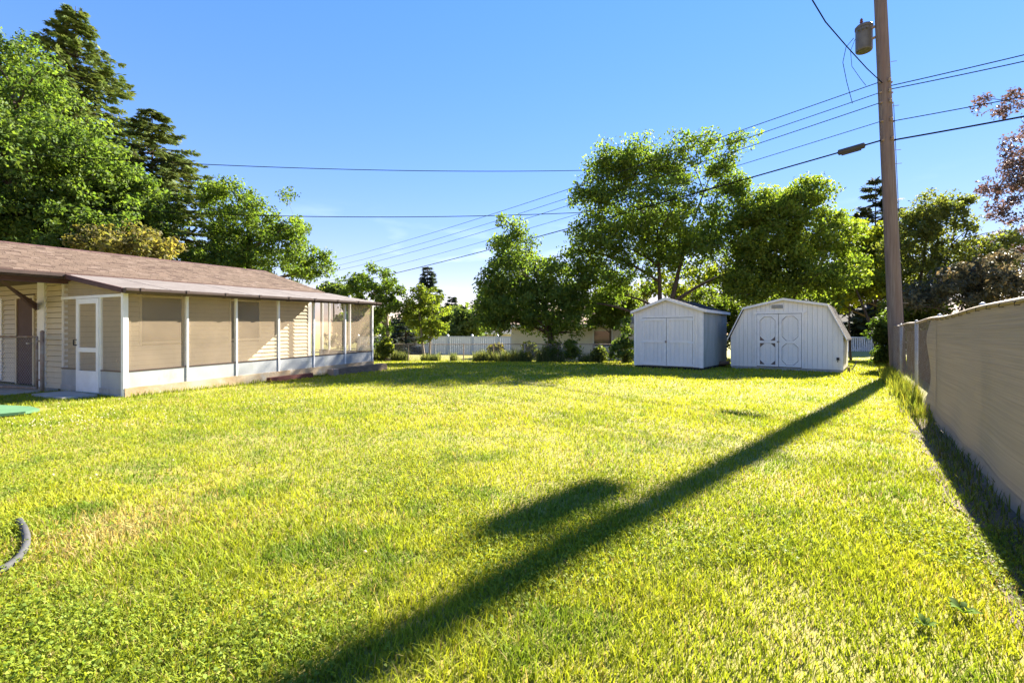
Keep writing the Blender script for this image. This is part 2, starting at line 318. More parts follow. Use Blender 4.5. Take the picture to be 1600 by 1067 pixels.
# house walls: back wall of porch (faces the yard), wing wall at the patio, gable end
wall = HB()
wall.box(0.105, 6.6, 2.31, 2.45, 0.0, 2.46)                       # long wall behind the porch
wall.box(0.06, 0.20, 2.46, 3.30, 0.0, 2.60)                      # wing wall
wall.box(0.30, 0.44, 3.31, 7.3, 0.0, 2.9)                        # patio wall
wall.prism([(2.46, 0.0), (7.3, 0.0), (7.3, 2.45), (4.8, 3.22), (2.46, 2.5)], 6.46, 6.6, axis=0)   # gable end
wall_o = wall.build('wall', M['lapshade'], house)
def boards_u(s0, s1, wf, z0, z1, holes=(), pitch=0.117):
    """lapped boards on the long wall, each one its own piece, cut round the windows"""
    z = z0
    while z < z1 - 0.02:
        zt = min(z + pitch, z1); spans = [(s0, s1)]
        for (h0, h1, hz0, hz1) in holes:
            if z < hz1 and zt > hz0:
                spans = [x for a, b in spans for x in ((a, min(b, h0)), (max(a, h1), b)) if x[1] - x[0] > 0.02]
        for a, b in spans:
            m = HB(); m.prism([(wf - 0.034, z + 0.009), (wf, z + 0.009), (wf, zt + 0.004), (wf - 0.006, zt + 0.004)], a, b, axis=0); m.build('siding_board', M['cream'], wall_o)
        z += pitch
def boards_v(w0, w1, sf, z0, z1, holes=(), pitch=0.117):
    z = z0
    while z < z1 - 0.02:
        zt = min(z + pitch, z1); spans = [(w0, w1)]
        for (h0, h1, hz0, hz1) in holes:
            if z < hz1 and zt > hz0:
                spans = [x for a, b in spans for x in ((a, min(b, h0)), (max(a, h1), b)) if x[1] - x[0] > 0.02]
        for a, b in spans:
            m = HB(); m.prism([(sf - 0.034, z + 0.014), (sf, z + 0.014), (sf, zt + 0.004), (sf - 0.006, zt + 0.004)], a, b, axis=1); m.build('siding_board', M['cream'], wall_o)
        z += pitch
WIN = [(1.50, 2.42, 0.98, 2.06), (3.76, 4.66, 0.98, 2.06)]
boards_u(0.04, 6.5, 2.308, 0.18, 2.40, WIN)
boards_v(2.37, 3.04, 0.058, 0.02, 2.36)
boards_v(3.40, 7.2, 0.298, 0.02, 2.36, [(4.18, 4.95, 0, 2.06), (5.78, 6.8, 0.1, 2.0)])
for (a, b) in ((6.50, 6.62),):
    m = HB(); m.box(a, b, 2.27, 2.33, 0.15, 2.42); m.build('corner_trim', M['white'], house)
m = HB(); m.box(0.03, 0.10, 2.29, 2.37, 0.0, 2.36); m.build('corner_trim', M['white'], house)
m = HB(); m.box(0.0, 0.10, 3.04, 3.33, 0.0, 2.36); m.build('corner_trim', M['white'], house)
# windows in the porch wall
for (a, b, z0, z1) in WIN:
    m = HB()
    for (x0, x1, y0, y1) in ((a - .05, a, z0 - .05, z1 + .05), (b, b + .05, z0 - .05, z1 + .05), (a, b, z1, z1 + .05), (a, b, z0 - .05, z0)): m.box(x0, x1, 2.27, 2.32, y0, y1)
    wo = m.build('window', M['cream'], house)
    m = HB(); m.box(a, b, 2.295, 2.315, z0, z1); m.build('pane', M['glass'], wo)
    m = HB(); m.box(a + 0.02, b - 0.02, 2.289, 2.294, z0 + 0.02, z1 - 0.12); m.build('shade', M['shade'], wo)
    m = HB(); m.box(a, b, 2.28, 2.288, (z0 + z1) / 2 - 0.02, (z0 + z1) / 2 + 0.02); m.build('sash_rail', M['shade'], wo)
# patio door and window
m = HB(); m.box(0.24, 0.30, 4.12, 4.19, 0.0, 2.10); m.box(0.24, 0.30, 4.95, 5.02, 0.0, 2.10); m.box(0.24, 0.30, 4.19, 4.95, 2.04, 2.10)
do = m.build('patio_door', M['cream'], house)
m = HB(); m.box(0.26, 0.30, 4.19, 4.95, 0.02, 2.04); m.build('door_leaf', M['brown'], do)
m = HB(); m.tube([(0.25, 4.27, 0.98), (0.20, 4.27, 0.98), (0.20, 4.33, 0.98)], 0.018, 8); m.build('handle', M['white'], do, smooth=True)
m = HB(); m.box(0.25, 0.30, 5.72, 5.80, 0.06, 2.06); m.box(0.25, 0.30, 6.8, 6.88, 0.06, 2.06); m.box(0.25, 0.30, 5.8, 6.8, 2.0, 2.06); m.box(0.25, 0.30, 5.8, 6.8, 0.04, 0.10)
wo = m.build('window', M['white'], house)
m = HB(); m.box(0.27, 0.29, 5.8, 6.8, 0.10, 2.0); m.build('pane', M['glass'], wo)
# main roof: deck, shingles in overlapping courses, ridge, fascia
S0, S1, WE, WR, ZE, ZR = -5.0, 6.9, 1.98, 4.8, 2.47, 3.33
m = HB()
m.prism([(WE, ZE - 0.05), (WR, ZR - 0.05), (2 * WR - WE, ZE - 0.05), (2 * WR - WE, ZE), (WR, ZR), (WE, ZE)], S0, S1, axis=0)
roof = m.build('roof', M['brown'], house)
ncrs = 21; vs = []; fs = []; cs = []
rr = np.random.default_rng(3)
for side in (0, 1):
    for i in range(ncrs):
        f0, f1 = i / ncrs, (i + 1.25) / ncrs
        s = S0 - 0.02 - rr.random() * 0.3
        while s < S1:
            wd = 0.14 + rr.random() * 0.12; a, b = max(s, S0 - 0.02), min(s + wd - 0.006, S1 + 0.02); s += wd
            if b - a < 0.03: continue
            lift = 0.012 + rr.random() * 0.006
            def pt(f, h): 
                w = WE - 0.03 + (WR - WE + 0.03) * f; return (w if side == 0 else 2 * WR - w), ZE + (ZR - ZE) * f + h
            w0, z0 = pt(f0, lift + 0.010); w1, z1 = pt(min(f1, 1.0), lift * 0.4); wb, zb = pt(f0, -0.002)
            o = len(vs); vs += [HP(a, w0, z0), HP(b, w0, z0), HP(b, w1, z1), HP(a, w1, z1), HP(a, wb, zb), HP(b, wb, zb)]
            fs += [(o, o + 1, o + 2, o + 3), (o + 4, o + 5, o + 1, o)]
            t = rr.random(); c = np.array([0.108, 0.076, 0.058]) * (0.85 + 0.28 * t) if rr.random() > 0.12 else np.array([0.070, 0.046, 0.036])
            if rr.random() > 0.9: c = np.array([0.135, 0.098, 0.078])
            cs += [c] * 6
sh = mesh_np('shingles', vs, [np.array(fs)], M['shingle'], roof, np.array(cs)); tag(sh, kind='stuff')
k = 0; s = S0
while s < S1:
    m = HB(); b = min(s + 0.33, S1); m.prism([(WR - 0.13, ZR - 0.025), (WR, ZR + 0.012), (WR + 0.13, ZR - 0.025), (WR + 0.13, ZR - 0.008), (WR, ZR + 0.034), (WR - 0.13, ZR - 0.008)], s, b - 0.01, axis=0)
    m.build('ridge_cap', M['brown'], roof); s += 0.33
m = HB(); m.box(S0, S1 - 0.02, WE - 0.045, WE - 0.012, ZE - 0.17, ZE + 0.002); m.build('fascia', M['brown'], roof)
m = HB(); m.prism([(WE - 0.02, ZE - 0.16), (WR, ZR - 0.14), (2 * WR - WE, ZE - 0.16), (2 * WR - WE, ZE - 0.01), (WR, ZR + 0.005), (WE - 0.02, ZE - 0.01)], S1 - 0.018, S1 + 0.012, axis=0); m.build('rake_board', M['cream'], roof)
m = HB(); m.prism([(WE - 0.16, ZE - 0.02), (WE - 0.05, ZE - 0.02), (WE - 0.05, ZE - 0.13), (WE - 0.12, ZE - 0.13), (WE - 0.16, ZE - 0.08)], S0, -0.05, axis=0); m.build('gutter', M['gutter'], roof)
m = HB(); m.box(S0, -0.08, WE - 0.01, 3.30, ZE - 0.11, ZE - 0.09); m.box(0.0, 6.6, WE - 0.01, 2.31, ZE - 0.11, ZE - 0.09); m.build('soffit', M['cream'], roof)
m = HB(); m.box(S0, -0.02, WE + 0.02, WE + 0.12, ZE - 0.22, ZE - 0.115); m.build('patio_beam', M['brown'], house)
m = HB(); m.hexa([(-1.02, 2.06, 2.27), (-0.90, 2.10, 2.20), (-0.02, 3.28, 1.73), (-0.02, 3.28, 1.88), (-1.02, 2.16, 2.27), (-0.90, 2.20, 2.20), (-0.02, 3.37, 1.73), (-0.02, 3.37, 1.88)])
m.build('brace', M['brown'], house)
m = HB(); m.box(-5, -0.02, 2.4, 7.2, -0.25, 0.045); m.build('patio_slab', M['concrete'], house)
# --- porch
SP = [0.0, 1.151, 2.274, 3.437, 4.59, 5.80, 7.03]
def ztop(s): return 2.02 + 0.006 * s
m = HB(); m.box(-0.02, 7.05, 0.03, 2.30, -0.3, 0.14); m.build('porch_floor', M['concrete'], house)
m = HB()
nseg = 24
for i in range(nseg):
    a, b = 7.06 * i / nseg - 0.02, 7.06 * (i + 1) / nseg - 0.02
    t0 = -0.07 - 0.03 * vnoise(a * 2, 0, 5); t1 = -0.07 - 0.03 * vnoise(b * 2, 0, 5)
    m.hexa([(a, t0, -0.3), (b, t1, -0.3), (b, 0.028, -0.3), (a, 0.028, -0.3), (a, t0 + .03, 0.17), (b, t1 + .03, 0.17), (b, 0.028, 0.17), (a, 0.028, 0.17)])
m.build('footing', M['footing'], house)
for i in range(6):
    a, b = SP[i], SP[i + 1]
    m = HB(); m.box(a + 0.022, b - 0.022, -0.012, 0.012, 0.165 - 0.004 * a, 0.475); m.build('kick_panel', M['panel'], house)
    m = HB(); m.box(a + 0.024, b - 0.024, -0.02, 0.02, 0.475, 0.50); m.build('panel_rail', M['gutter'], house)
    m = HB(); m.add([(a + 0.02, 0.004, 0.50), (b - 0.02, 0.004, 0.50), (b - 0.02, 0.004, ztop(b)), (a + 0.02, 0.004, ztop(a))], [(0, 1, 2, 3)]); m.build('screen', M['screen'], house)
for i, s in enumerate(SP):
    hw = 0.045 if i == 0 else 0.022
    m = HB(); m.box(s - hw, s + hw, -0.03, 0.045, (0.0 if i == 0 else 0.14), ztop(s)); m.build('post', M['white'], house, bevel=0.004)
m = HB(); m.hexa([(-0.04, -0.025, ztop(0)), (7.05, -0.025, ztop(7)), (7.05, 0.04, ztop(7)), (-0.04, 0.04, ztop(0)), (-0.04, -0.025, ztop(0) + .05), (7.05, -0.025, ztop(7) + .05), (7.05, 0.04, ztop(7) + .05), (-0.04, 0.04, ztop(0) + .05)]); m.build('top_beam', M['white'], house)
# front face with the screen door (s = 0)
def fb(w0, w1, z0, z1, name, mt, d0=-0.02, d1=0.025, parent=None):
    m = HB(); m.box(d0, d1, w0, w1, z0, z1); return m.build(name, mt, parent or house)
fb(0.045, 0.80, 0.02, 0.47, 'kick_panel', M['panel'], -0.012, 0.012); fb(1.70, 2.28, 0.02, 0.47, 'kick_panel', M['panel'], -0.012, 0.012)
fb(0.045, 0.80, 0.47, 0.495, 'panel_rail', M['gutter']); fb(1.70, 2.28, 0.47, 0.495, 'panel_rail', M['gutter'])
fb(0.80, 0.832, 0.02, 1.93, 'post', M['white']); fb(1.668, 1.70, 0.02, 1.93, 'post', M['white'])
fb(0.045, 2.28, 1.93, 1.985, 'top_rail', M['white'])
for (a, b) in ((0.045, 0.80), (1.70, 2.28)):
    m = HB(); m.add([(0.0, a, 0.495), (0.0, b, 0.495), (0.0, b, 1.93), (0.0, a, 1.93)], [(0, 1, 2, 3)]); m.build('screen', M['screen_old'], house)
m = HB(); m.add([(0.0, 0.05, 1.985), (0.0, 2.28, 1.985), (0.0, 2.28, 2.40), (0.0, 0.05, 2.045)], [(0, 1, 2, 3)]); m.build('gable_screen', M['screen_old'], house)
m = HB(); m.hexa([(-0.02, 0.04, 2.03), (0.02, 0.04, 2.03), (0.02, 2.28, 2.395), (-0.02, 2.28, 2.395), (-0.02, 0.04, 2.06), (0.02, 0.04, 2.06), (0.02, 2.28, 2.425), (-0.02, 2.28, 2.425)]); m.build('gable_rail', M['white'], house)
m = HB(); D0, D1 = 0.838, 1.662
for (a, b, z0, z1) in ((D0, D0 + .09, .03, 1.92), (D1 - .09, D1, .03, 1.92), (D0 + .09, D1 - .09, 1.82, 1.92), (D0 + .09, D1 - .09, .84, .93), (D0 + .09, D1 - .09, .03, .46)): m.box(-0.035, -0.002, a, b, z0, z1)
dr = m.build('screen_door', M['white'], house)
for (z0, z1) in ((.46, .84), (.93, 1.82)):
    m = HB(); m.add([(-0.018, D0 + .09, z0), (-0.018, D1 - .09, z0), (-0.018, D1 - .09, z1), (-0.018, D0 + .09, z1)], [(0, 1, 2, 3)]); m.build('door_screen', M['screen'], dr)
m = HB(); m.tube([(-0.04, D1 - .03, 0.98), (-0.085, D1 - .03, 0.98), (-0.085, D1 - .03, 1.09), (-0.04, D1 - .03, 1.09)], 0.012, 6); m.build('handle', M['dark'], dr)
# far end of the porch
for (w0, hw) in ((2.20, .05), (1.86, .03), (0.95, .035)):
    m = HB(); m.box(7.0, 7.05, w0 - hw, w0 + hw, 0.14, 2.35); m.build('post', M['white'], house)
m = HB(); m.box(7.01, 7.04, 0.05, 2.3, 0.14, 0.47); m.build('kick_panel', M['panel'], house)
m = HB(); m.box(7.0, 7.05, 0.05, 2.3, 0.47, 0.50); m.build('panel_rail', M['gutter'], house)
m = HB(); m.add([(7.025, 0.05, 0.5), (7.025, 1.0, 0.5), (7.025, 1.0, 2.2), (7.025, 0.05, 2.05)], [(0, 1, 2, 3)]); m.build('screen', M['screen'], house)
m = HB(); m.add([(7.025, 1.0, 0.5), (7.025, 2.28, 0.5), (7.025, 2.28, 2.38), (7.025, 1.55, 2.25), (7.025, 1.0, 1.05)], [(0, 1, 2, 3, 4)]); tag(m.build('screen', M['screen'], house), 'torn screen with a triangular gap')
# porch roof, its edge boards and gutter
m = HB(); za, zb = 2.08, 2.47
for i in range(8):
    a, b = -0.10 + 7.25 * i / 8, -0.10 + 7.25 * (i + 1) / 8
    d = 0.004 * (i % 2)
    m.hexa([(a, -0.16, za - .03), (b, -0.16, za - .03), (b, 2.02, zb - .035), (a, 2.02, zb - .035), (a, -0.16, za + d), (b + .02, -0.16, za + d), (b + .02, 2.02, zb - .008 + d), (a, 2.02, zb - .008 + d)])
pr = m.build('porch_roof', M['porchroof'], house)
m = HB(); m.hexa([(-0.14, -0.16, za - .09), (-0.101, -0.16, za - .09), (-0.101, 2.02, zb - .10), (-0.14, 2.02, zb - .10), (-0.14, -0.16, za + .005), (-0.101, -0.16, za + .005), (-0.101, 2.02, zb - .002), (-0.14, 2.02, zb - .002)]); m.build('edge_board', M['brown'], pr)
m = HB(); m.prism([(-0.29, za + .0), (-0.165, za + .0), (-0.165, za - .10), (-0.25, za - .10), (-0.29, za - .05)], -0.12, 7.16, axis=0); gt = m.build('gutter', M['gutter'], house)
for s in np.linspace(0.15, 6.95, 9):
    m = HB(); m.prism([(-0.30, za + .008), (-0.16, za + .008), (-0.16, za - .11), (-0.255, za - .11), (-0.30, za - .055)], s - .03, s + .03, axis=0); m.build('gutter_joint', M['gutter'], gt)

# stepping slab outside the screen door
_c = HP(-0.45, 1.1, 0); m = MB(HP); _g = gz(_c[0], _c[1]) + .009
m.prism([(-0.72, 0.55), (-0.20, 0.50), (-0.16, 1.75), (-0.66, 1.82)], _g - .1, _g + .05, axis=2)
tag(m.build('stepping_slab', M['concrete'], bevel=.012), 'flat concrete slab in the grass outside the porch screen door', 'slab', kind='thing')
# things at the foot of the porch
def block(name, s0, s1, w0, w1, h, mt, label, cat, end=None):
    c = HP((s0 + s1) / 2, (w0 + w1) / 2, 0); r = thing(name, (c[0], c[1], gz(c[0], c[1])), label, cat)
    m = HB(); n = 10; g = gz(c[0], c[1]) - SH * (s0 + s1) / 2
    for i in range(n):
        a, b = s0 + (s1 - s0) * i / n, s0 + (s1 - s0) * (i + 1) / n
        j = lambda s, k: 0.015 * (vnoise(s * 5, k, 11) - 0.5)
        m.hexa([(a, w0 + j(a, 1), g - .05), (b, w0 + j(b, 1), g - .05), (b, w1, g - .05), (a, w1, g - .05), (a, w0 + .02 + j(a, 2), g + h + j(a, 3)), (b, w0 + .02 + j(b, 2), g + h + j(b, 3)), (b, w1, g + h + j(b, 3)), (a, w1, g + h + j(a, 3))])
    m.build('beam', mt, r)
    if end:
        m = HB(); m.box(s0 - 0.20, s0 - 0.005, w0 - 0.03, w1 - 0.02, g - .05, g + h + 0.02); m.build('end_block', end, r, bevel=0.02)
    return r
block('landscape_timber', 5.15, 7.35, -0.36, -0.12, 0.20, M['timber'], 'grey weathered timber with tan block end lying at far porch corner', 'timber', M['stone'])
block('landscape_timber', 3.0, 4.35, -0.26, -0.11, 0.13, M['redwood'], 'low dark brown timber along the middle of the porch footing', 'timber')

# left gate of chain link
def chainlink(mb, A, B, z0a, z1a, z0b, z1b, pitch=0.06, r=0.0018):
    """two sets of straight diagonal wires between A and B"""
    A = np.array(A); B = np.array(B); L = np.linalg.norm(B - A); d = (B - A) / L; h = z1a - z0a
    nrm = np.array([-d[1], d[0]])
    def pt(x, t):
        f = x / L; z = (z0a + (z0b - z0a) * f) * (1 - t) + (z1a + (z1b - z1a) * f) * t
        return (A[0] + d[0] * x, A[1] + d[1] * x, z)
    for sgn in (1, -1):
        x = -h
        while x < L + h:
            xa, xb = (x, x + h * sgn)
            ta, tb = 0.0, 1.0
            lo, hi = 0.0, L
            def tl(xx): return (xx - xa) / (xb - xa)
            t0, t1 = 0.0, 1.0
            c0, c1 = sorted((tl(lo), tl(hi))); t0 = max(t0, c0); t1 = min(t1, c1)
            if t1 - t0 > 0.02:
                p = Vector(pt(xa + (xb - xa) * t0, t0)); q2 = Vector(pt(xa + (xb - xa) * t1, t1))
                e = Vector((nrm[0], nrm[1], 0)) * r; dd = (q2 - p).normalized(); g = dd.cross(e).normalized() * r
                o = len(mb.v)
                mb.v += [tuple(p + e), tuple(p - e * .5 + g), tuple(p - e * .5 - g), tuple(q2 + e), tuple(q2 - e * .5 + g), tuple(q2 - e * .5 - g)]
                mb.f += [(o, o + 1, o + 4, o + 3), (o + 1, o + 2, o + 5, o + 4), (o + 2, o, o + 3, o + 5)]
            x += pitch
A = XY(66, 9.72); B = (A[0] - 2.6 * .9146, A[1] + 2.6 * .4044 - 0.4)
gate = thing('chain_link_gate', (A[0], A[1], gz(*A)), 'rusty chain link gate beside the cream patio corner of the house', 'gate')
g0 = gz(*A)
m = MB(); m.tube([(A[0], A[1], g0 - .2), (A[0], A[1], g0 + 1.24)], 0.034, 10); m.lathe((A[0], A[1], g0 + 1.24), [(.037, 0), (.03, .02), (.01, .035)], 10); m.build('post', M['rusty'], gate, smooth=True)
B2 = (A[0] - 0.13, A[1] + 0.02)
m = MB(); m.tube([(B2[0], B2[1], g0 + .08), (B2[0], B2[1], g0 + 1.14)], 0.022, 8); m.build('gate_upright', M['rusty'], gate, smooth=True)
m = MB(); m.tube([(B2[0], B2[1], g0 + 1.14), (B[0], B[1], g0 + 1.14)], 0.021, 8); m.build('top_rail', M['rusty'], gate, smooth=True)
m = MB(); m.tube([(B2[0], B2[1], g0 + .08), (B[0], B[1], g0 + .08)], 0.021, 8); m.build('bottom_rail', M['rusty'], gate, smooth=True)
m = MB(); chainlink(m, B2, B, g0 + .08, g0 + 1.14, g0 + .08, g0 + 1.14, 0.075, 0.0015); m.build('wire_mesh', M['galv'], gate)
for z in (0.25, 0.65, 1.05):
    m = MB(); m.tube([(A[0], A[1], g0 + z), (A[0] - 0.13, A[1] + 0.02, g0 + z)], 0.018, 6); m.build('hinge', M['rusty'], gate)
# green mat
c = XY(10, 7.2)
mt_o = MB(); pts = [XY(-150, 7.75), XY(-30, 7.68), XY(48, 7.45), XY(62, 7.2), XY(40, 6.95), XY(-20, 6.65), XY(-170, 6.6)]
mt_o.prism([(p[0], p[1]) for p in pts], gz(*c) + .035, gz(*c) + .075, axis=2)
tag(mt_o.build('green_mat', M['matgreen']), 'flat green mat lying on the grass at the left edge', 'mat')
# grey tube
m = MB(); pts = []
for (px, py) in ((22, 806), (30, 814), (37, 825), (41, 838), (41, 850), (37, 861), (29, 872), (17, 882), (3, 890), (-18, 899), (-50, 908), (-100, 916)):
    Yg = (CAMH - .034) * FPX / (py - HOR); x, y = XY(px, Yg); pts.append((x, y, gz(x, y) + .034))
pts[0] = (pts[0][0], pts[0][1], pts[0][2] - .05)
m.tube(pts, 0.0185, 10); tag(m.build('edging_tube', M['hose'], smooth=True), 'thick grey plastic tube curving through the grass at lower left', 'tube')

# ------------------------------------------------------------------ sheds
RR = np.array([0.785, -0.620]); RR = RR / np.linalg.norm(RR); BB = np.array([-RR[1], RR[0]])
def shed_T(px, Y):
    a = XY(px, Y); z = 0.03
    return (lambda r, b, zz: (a[0] + RR[0] * r + BB[0] * b, a[1] + RR[1] * r + BB[1] * b, zz + z)), (a[0], a[1], z)
def top_at(prof, x):
    for (x0, z0), (x1, z1) in zip(prof[:-1], prof[1:]):
        if x0 - 1e-6 <= x <= x1 + 1e-6: return z0 + (z1 - z0) * (x - x0) / max(x1 - x0, 1e-6)
    return prof[-1][1]
def plank_wall(T, prof, x0, x1, b0, b1, z0, step, gap=0.005, axis=1, off=0.0):
    """vertical grooved siding: planks with recessed joints under a roofline"""
    m = MB(T); x = x0; xs = sorted([p[0] for p in prof])
    while x < x1 - 0.01:
        e = min(x + step, x1); cuts = [x] + [k for k in xs if x + .005 < k < e - gap - .005] + [e - gap]
        poly = [(c, z0) for c in (cuts[0], cuts[-1])] + [(c, top_at(prof, c)) for c in reversed(cuts)]
        m.prism(poly, b0, b1, axis=axis); x = e
    m.prism([(x0, z0), (x1, z0)] + [(k, top_at(prof, k) - .005) for k in [x1] + [k for k in reversed(xs) if x0 < k < x1] + [x0]], b1 - 0.004 if axis == 1 else b1 - 0.004, b1 + 0.02, axis=axis)
    return m
# gable shed
T, loc = shed_T(991, 16.8)
sh1 = thing('gable_shed', loc, 'white gabled garden shed with plain double doors under the big tree', 'shed')
W, DP, EV, PK = 2.35, 3.05, 1.98, 2.36
prof = [(0, EV), (W / 2, PK), (W, EV)]
plank_wall(T, prof, 0, W, 0, 0.03, 0.06, 0.147).build('front_wall', M['shedwhite'], sh1)
plank_wall(T, [(0.05, EV), (DP, EV)], 0.05, DP, W - 0.03, W - 0.031, 0.06, 0.2, axis=0).build('side_wall', M['shedwhite'], sh1)
m = MB(T); m.box(W - 0.025, W, 0.05, DP, 0.06, EV); 
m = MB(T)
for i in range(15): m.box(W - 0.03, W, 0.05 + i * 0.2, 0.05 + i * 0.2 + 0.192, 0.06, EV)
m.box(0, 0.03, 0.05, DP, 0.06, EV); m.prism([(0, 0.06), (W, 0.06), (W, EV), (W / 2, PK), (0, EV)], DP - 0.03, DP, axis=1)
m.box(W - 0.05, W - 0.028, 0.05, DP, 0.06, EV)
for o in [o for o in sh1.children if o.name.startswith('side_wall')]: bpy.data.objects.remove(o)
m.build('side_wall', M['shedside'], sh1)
for x in (0.0, W - 0.09):
    m = MB(T); m.box(x, x + 0.09, -0.02, -0.001, 0.05, EV - 0.02); m.build('corner_board', M['shedtrim'], sh1)
m = MB(T); m.box(W + 0.001, W + 0.02, -0.02, 0.08, 0.05, EV - 0.05); m.build('corner_board', M['shedtrim'], sh1)
for sgn in (0, 1):
    m = MB(T); xa, za, xb, zb = (-0.09, EV - 0.055, W / 2, PK + 0.0) if sgn == 0 else (W / 2, PK, W + 0.09, EV - 0.055)
    m.hexa([(xa, -0.10, za - .02), (xb, -0.10, zb - .02), (xb, DP + .08, zb - .02), (xa, DP + .08, za - .02), (xa, -0.10, za + .035), (xb, -0.10, zb + .035), (xb, DP + .08, zb + .035), (xa, DP + .08, za + .035)])
    ro = m.build('roof', M['shingdark'], sh1)
    m = MB(T); m.hexa([(xa, -0.125, za - .05), (xb, -0.125, zb - .05), (xb, -0.101, zb - .05), (xa, -0.101, za - .05), (xa, -0.125, za + .042), (xb, -0.125, zb + .042), (xb, -0.101, zb + .042), (xa, -0.101, za + .042)]); m.build('rake_trim', M['shedtrim'], ro)
m = MB(T); m.box(W + 0.088, W + 0.105, -0.10, DP + 0.08, EV - 0.11, EV - 0.015); m.build('eave_trim', M['shedtrim'], sh1)
m = MB(T); m.box(0.30, 2.05, -0.03, -0.002, 1.72, 1.785); m.box(0.24, 0.30, -0.03, -0.002, 0.07, 1.785); m.box(2.05, 2.11, -0.03, -0.002, 0.07, 1.785); m.build('door_frame', M['shedtrim'], sh1)
for (a, b) in ((0.312, 1.165), (1.185, 2.038)):
    m = plank_wall(T, [(a, 1.705), (b, 1.705)], a, b, -0.022, -0.004, 0.08, 0.14, 0.006); d = m.build('door', M['shedwhite'], sh1)
    m = MB(T)
    for (x0, x1, z0, z1) in ((a, a + .075, .08, 1.705), (b - .075, b, .08, 1.705), (a + .075, b - .075, 1.62, 1.705), (a + .075, b - .075, .86, .93), (a + .075, b - .075, .08, .16)): m.box(x0, x1, -0.042, -0.024, z0, z1)
    m.build('door_trim', M['shedtrim'], d)
    for z in (1.64, 0.88, 0.13):
        x0 = b - .02 if a > 1 else a - .06
        m = MB(T); m.box(x0 - .12 * (a > 1), x0 + .08 + .12 * (a < 1), -0.052, -0.044, z - .022, z + .022); m.build('hinge', M['white'], d)
m = MB(T); m.box(0.298, 2.052, -0.0035, -0.001, 0.068, 1.722); m.build('door_gap_shade', M['dark'], sh1)  # thin dark sheet added as the shade in the gaps round the doors
m = MB(T); m.box(1.13, 1.19, -0.065, -0.045, 0.86, 0.93); m.build('latch', M['rusty'], sh1)
m = MB(T); m.box(0.02, W - 0.02, 0.02, DP - .02, -0.15, 0.058); m.build('skid_base', M['dark'], sh1)

# gambrel shed
T, loc = shed_T(1142, 16.4)
sh2 = thing('gambrel_shed', loc, 'white barn style shed with gambrel roof and peeling panelled doors', 'shed')
W, DP = 3.21, 2.44
prof = [(0, 1.08), (0.37, 2.02), (W / 2, 2.25), (W - 0.55, 2.08), (W, 1.12)]
prof = [(0, 1.10), (0.42, 2.00), (W / 2, 2.27), (W - 0.42, 2.04), (W, 1.12)]
plank_wall(T, prof, 0, W, 0, 0.03, 0.06, 0.134).build('front_wall', M['shedcream'], sh2)
m = MB(T)
for i in range(12): m.box(W - 0.03, W, 0.04 + i * 0.2, 0.04 + i * 0.2 + 0.192, 0.06, 1.1)
m.box(W - 0.05, W - 0.028, 0.04, DP, 0.06, 1.1); m.box(0, 0.03, 0.04, DP, 0.06, 1.08)
m.prism([(0, .06), (W, .06)] + [p for p in reversed(prof)], DP - .03, DP, axis=1)
m.build('side_wall', M['shedcream'], sh2)
ov = [(-0.10, 0.98), (0.40, 2.045), (W / 2, 2.315), (W - 0.40, 2.085), (W + 0.10, 0.99)]
for (xa, za), (xb, zb) in zip(ov[:-1], ov[1:]):
    m = MB(T); m.hexa([(xa, -0.08, za - .03), (xb, -0.08, zb - .03), (xb, DP + .06, zb - .03), (xa, DP + .06, za - .03), (xa, -0.08, za + .015), (xb, -0.08, zb + .015), (xb, DP + .06, zb + .015), (xa, DP + .06, za + .015)])
    ro = m.build('roof', M['shingdark'], sh2)
    m = MB(T); m.hexa([(xa, -0.105, za - .055), (xb, -0.105, zb - .055), (xb, -0.081, zb - .055), (xa, -0.081, za - .055), (xa, -0.105, za + .02), (xb, -0.105, zb + .02), (xb, -0.081, zb + .02), (xa, -0.081, za + .02)]); m.build('rake_trim', M['shedtrim'], ro)
for x in (0.0, W - 0.07):
    m = MB(T); m.box(x, x + 0.07, -0.02, -0.001, 0.05, 1.08); m.build('corner_board', M['shedtrim'], sh2)
DX0, DX1 = 0.82, 2.12
m = MB(T); m.box(DX0 - .10, DX1 + .12, -0.03, -0.002, 1.83, 1.90); m.box(DX0 - .06, DX0, -0.03, -0.002, .07, 1.83); m.box(DX1, DX1 + .06, -0.03, -0.002, .07, 1.83); m.build('door_frame', M['shedtrim'], sh2)
mid = (DX0 + DX1) / 2
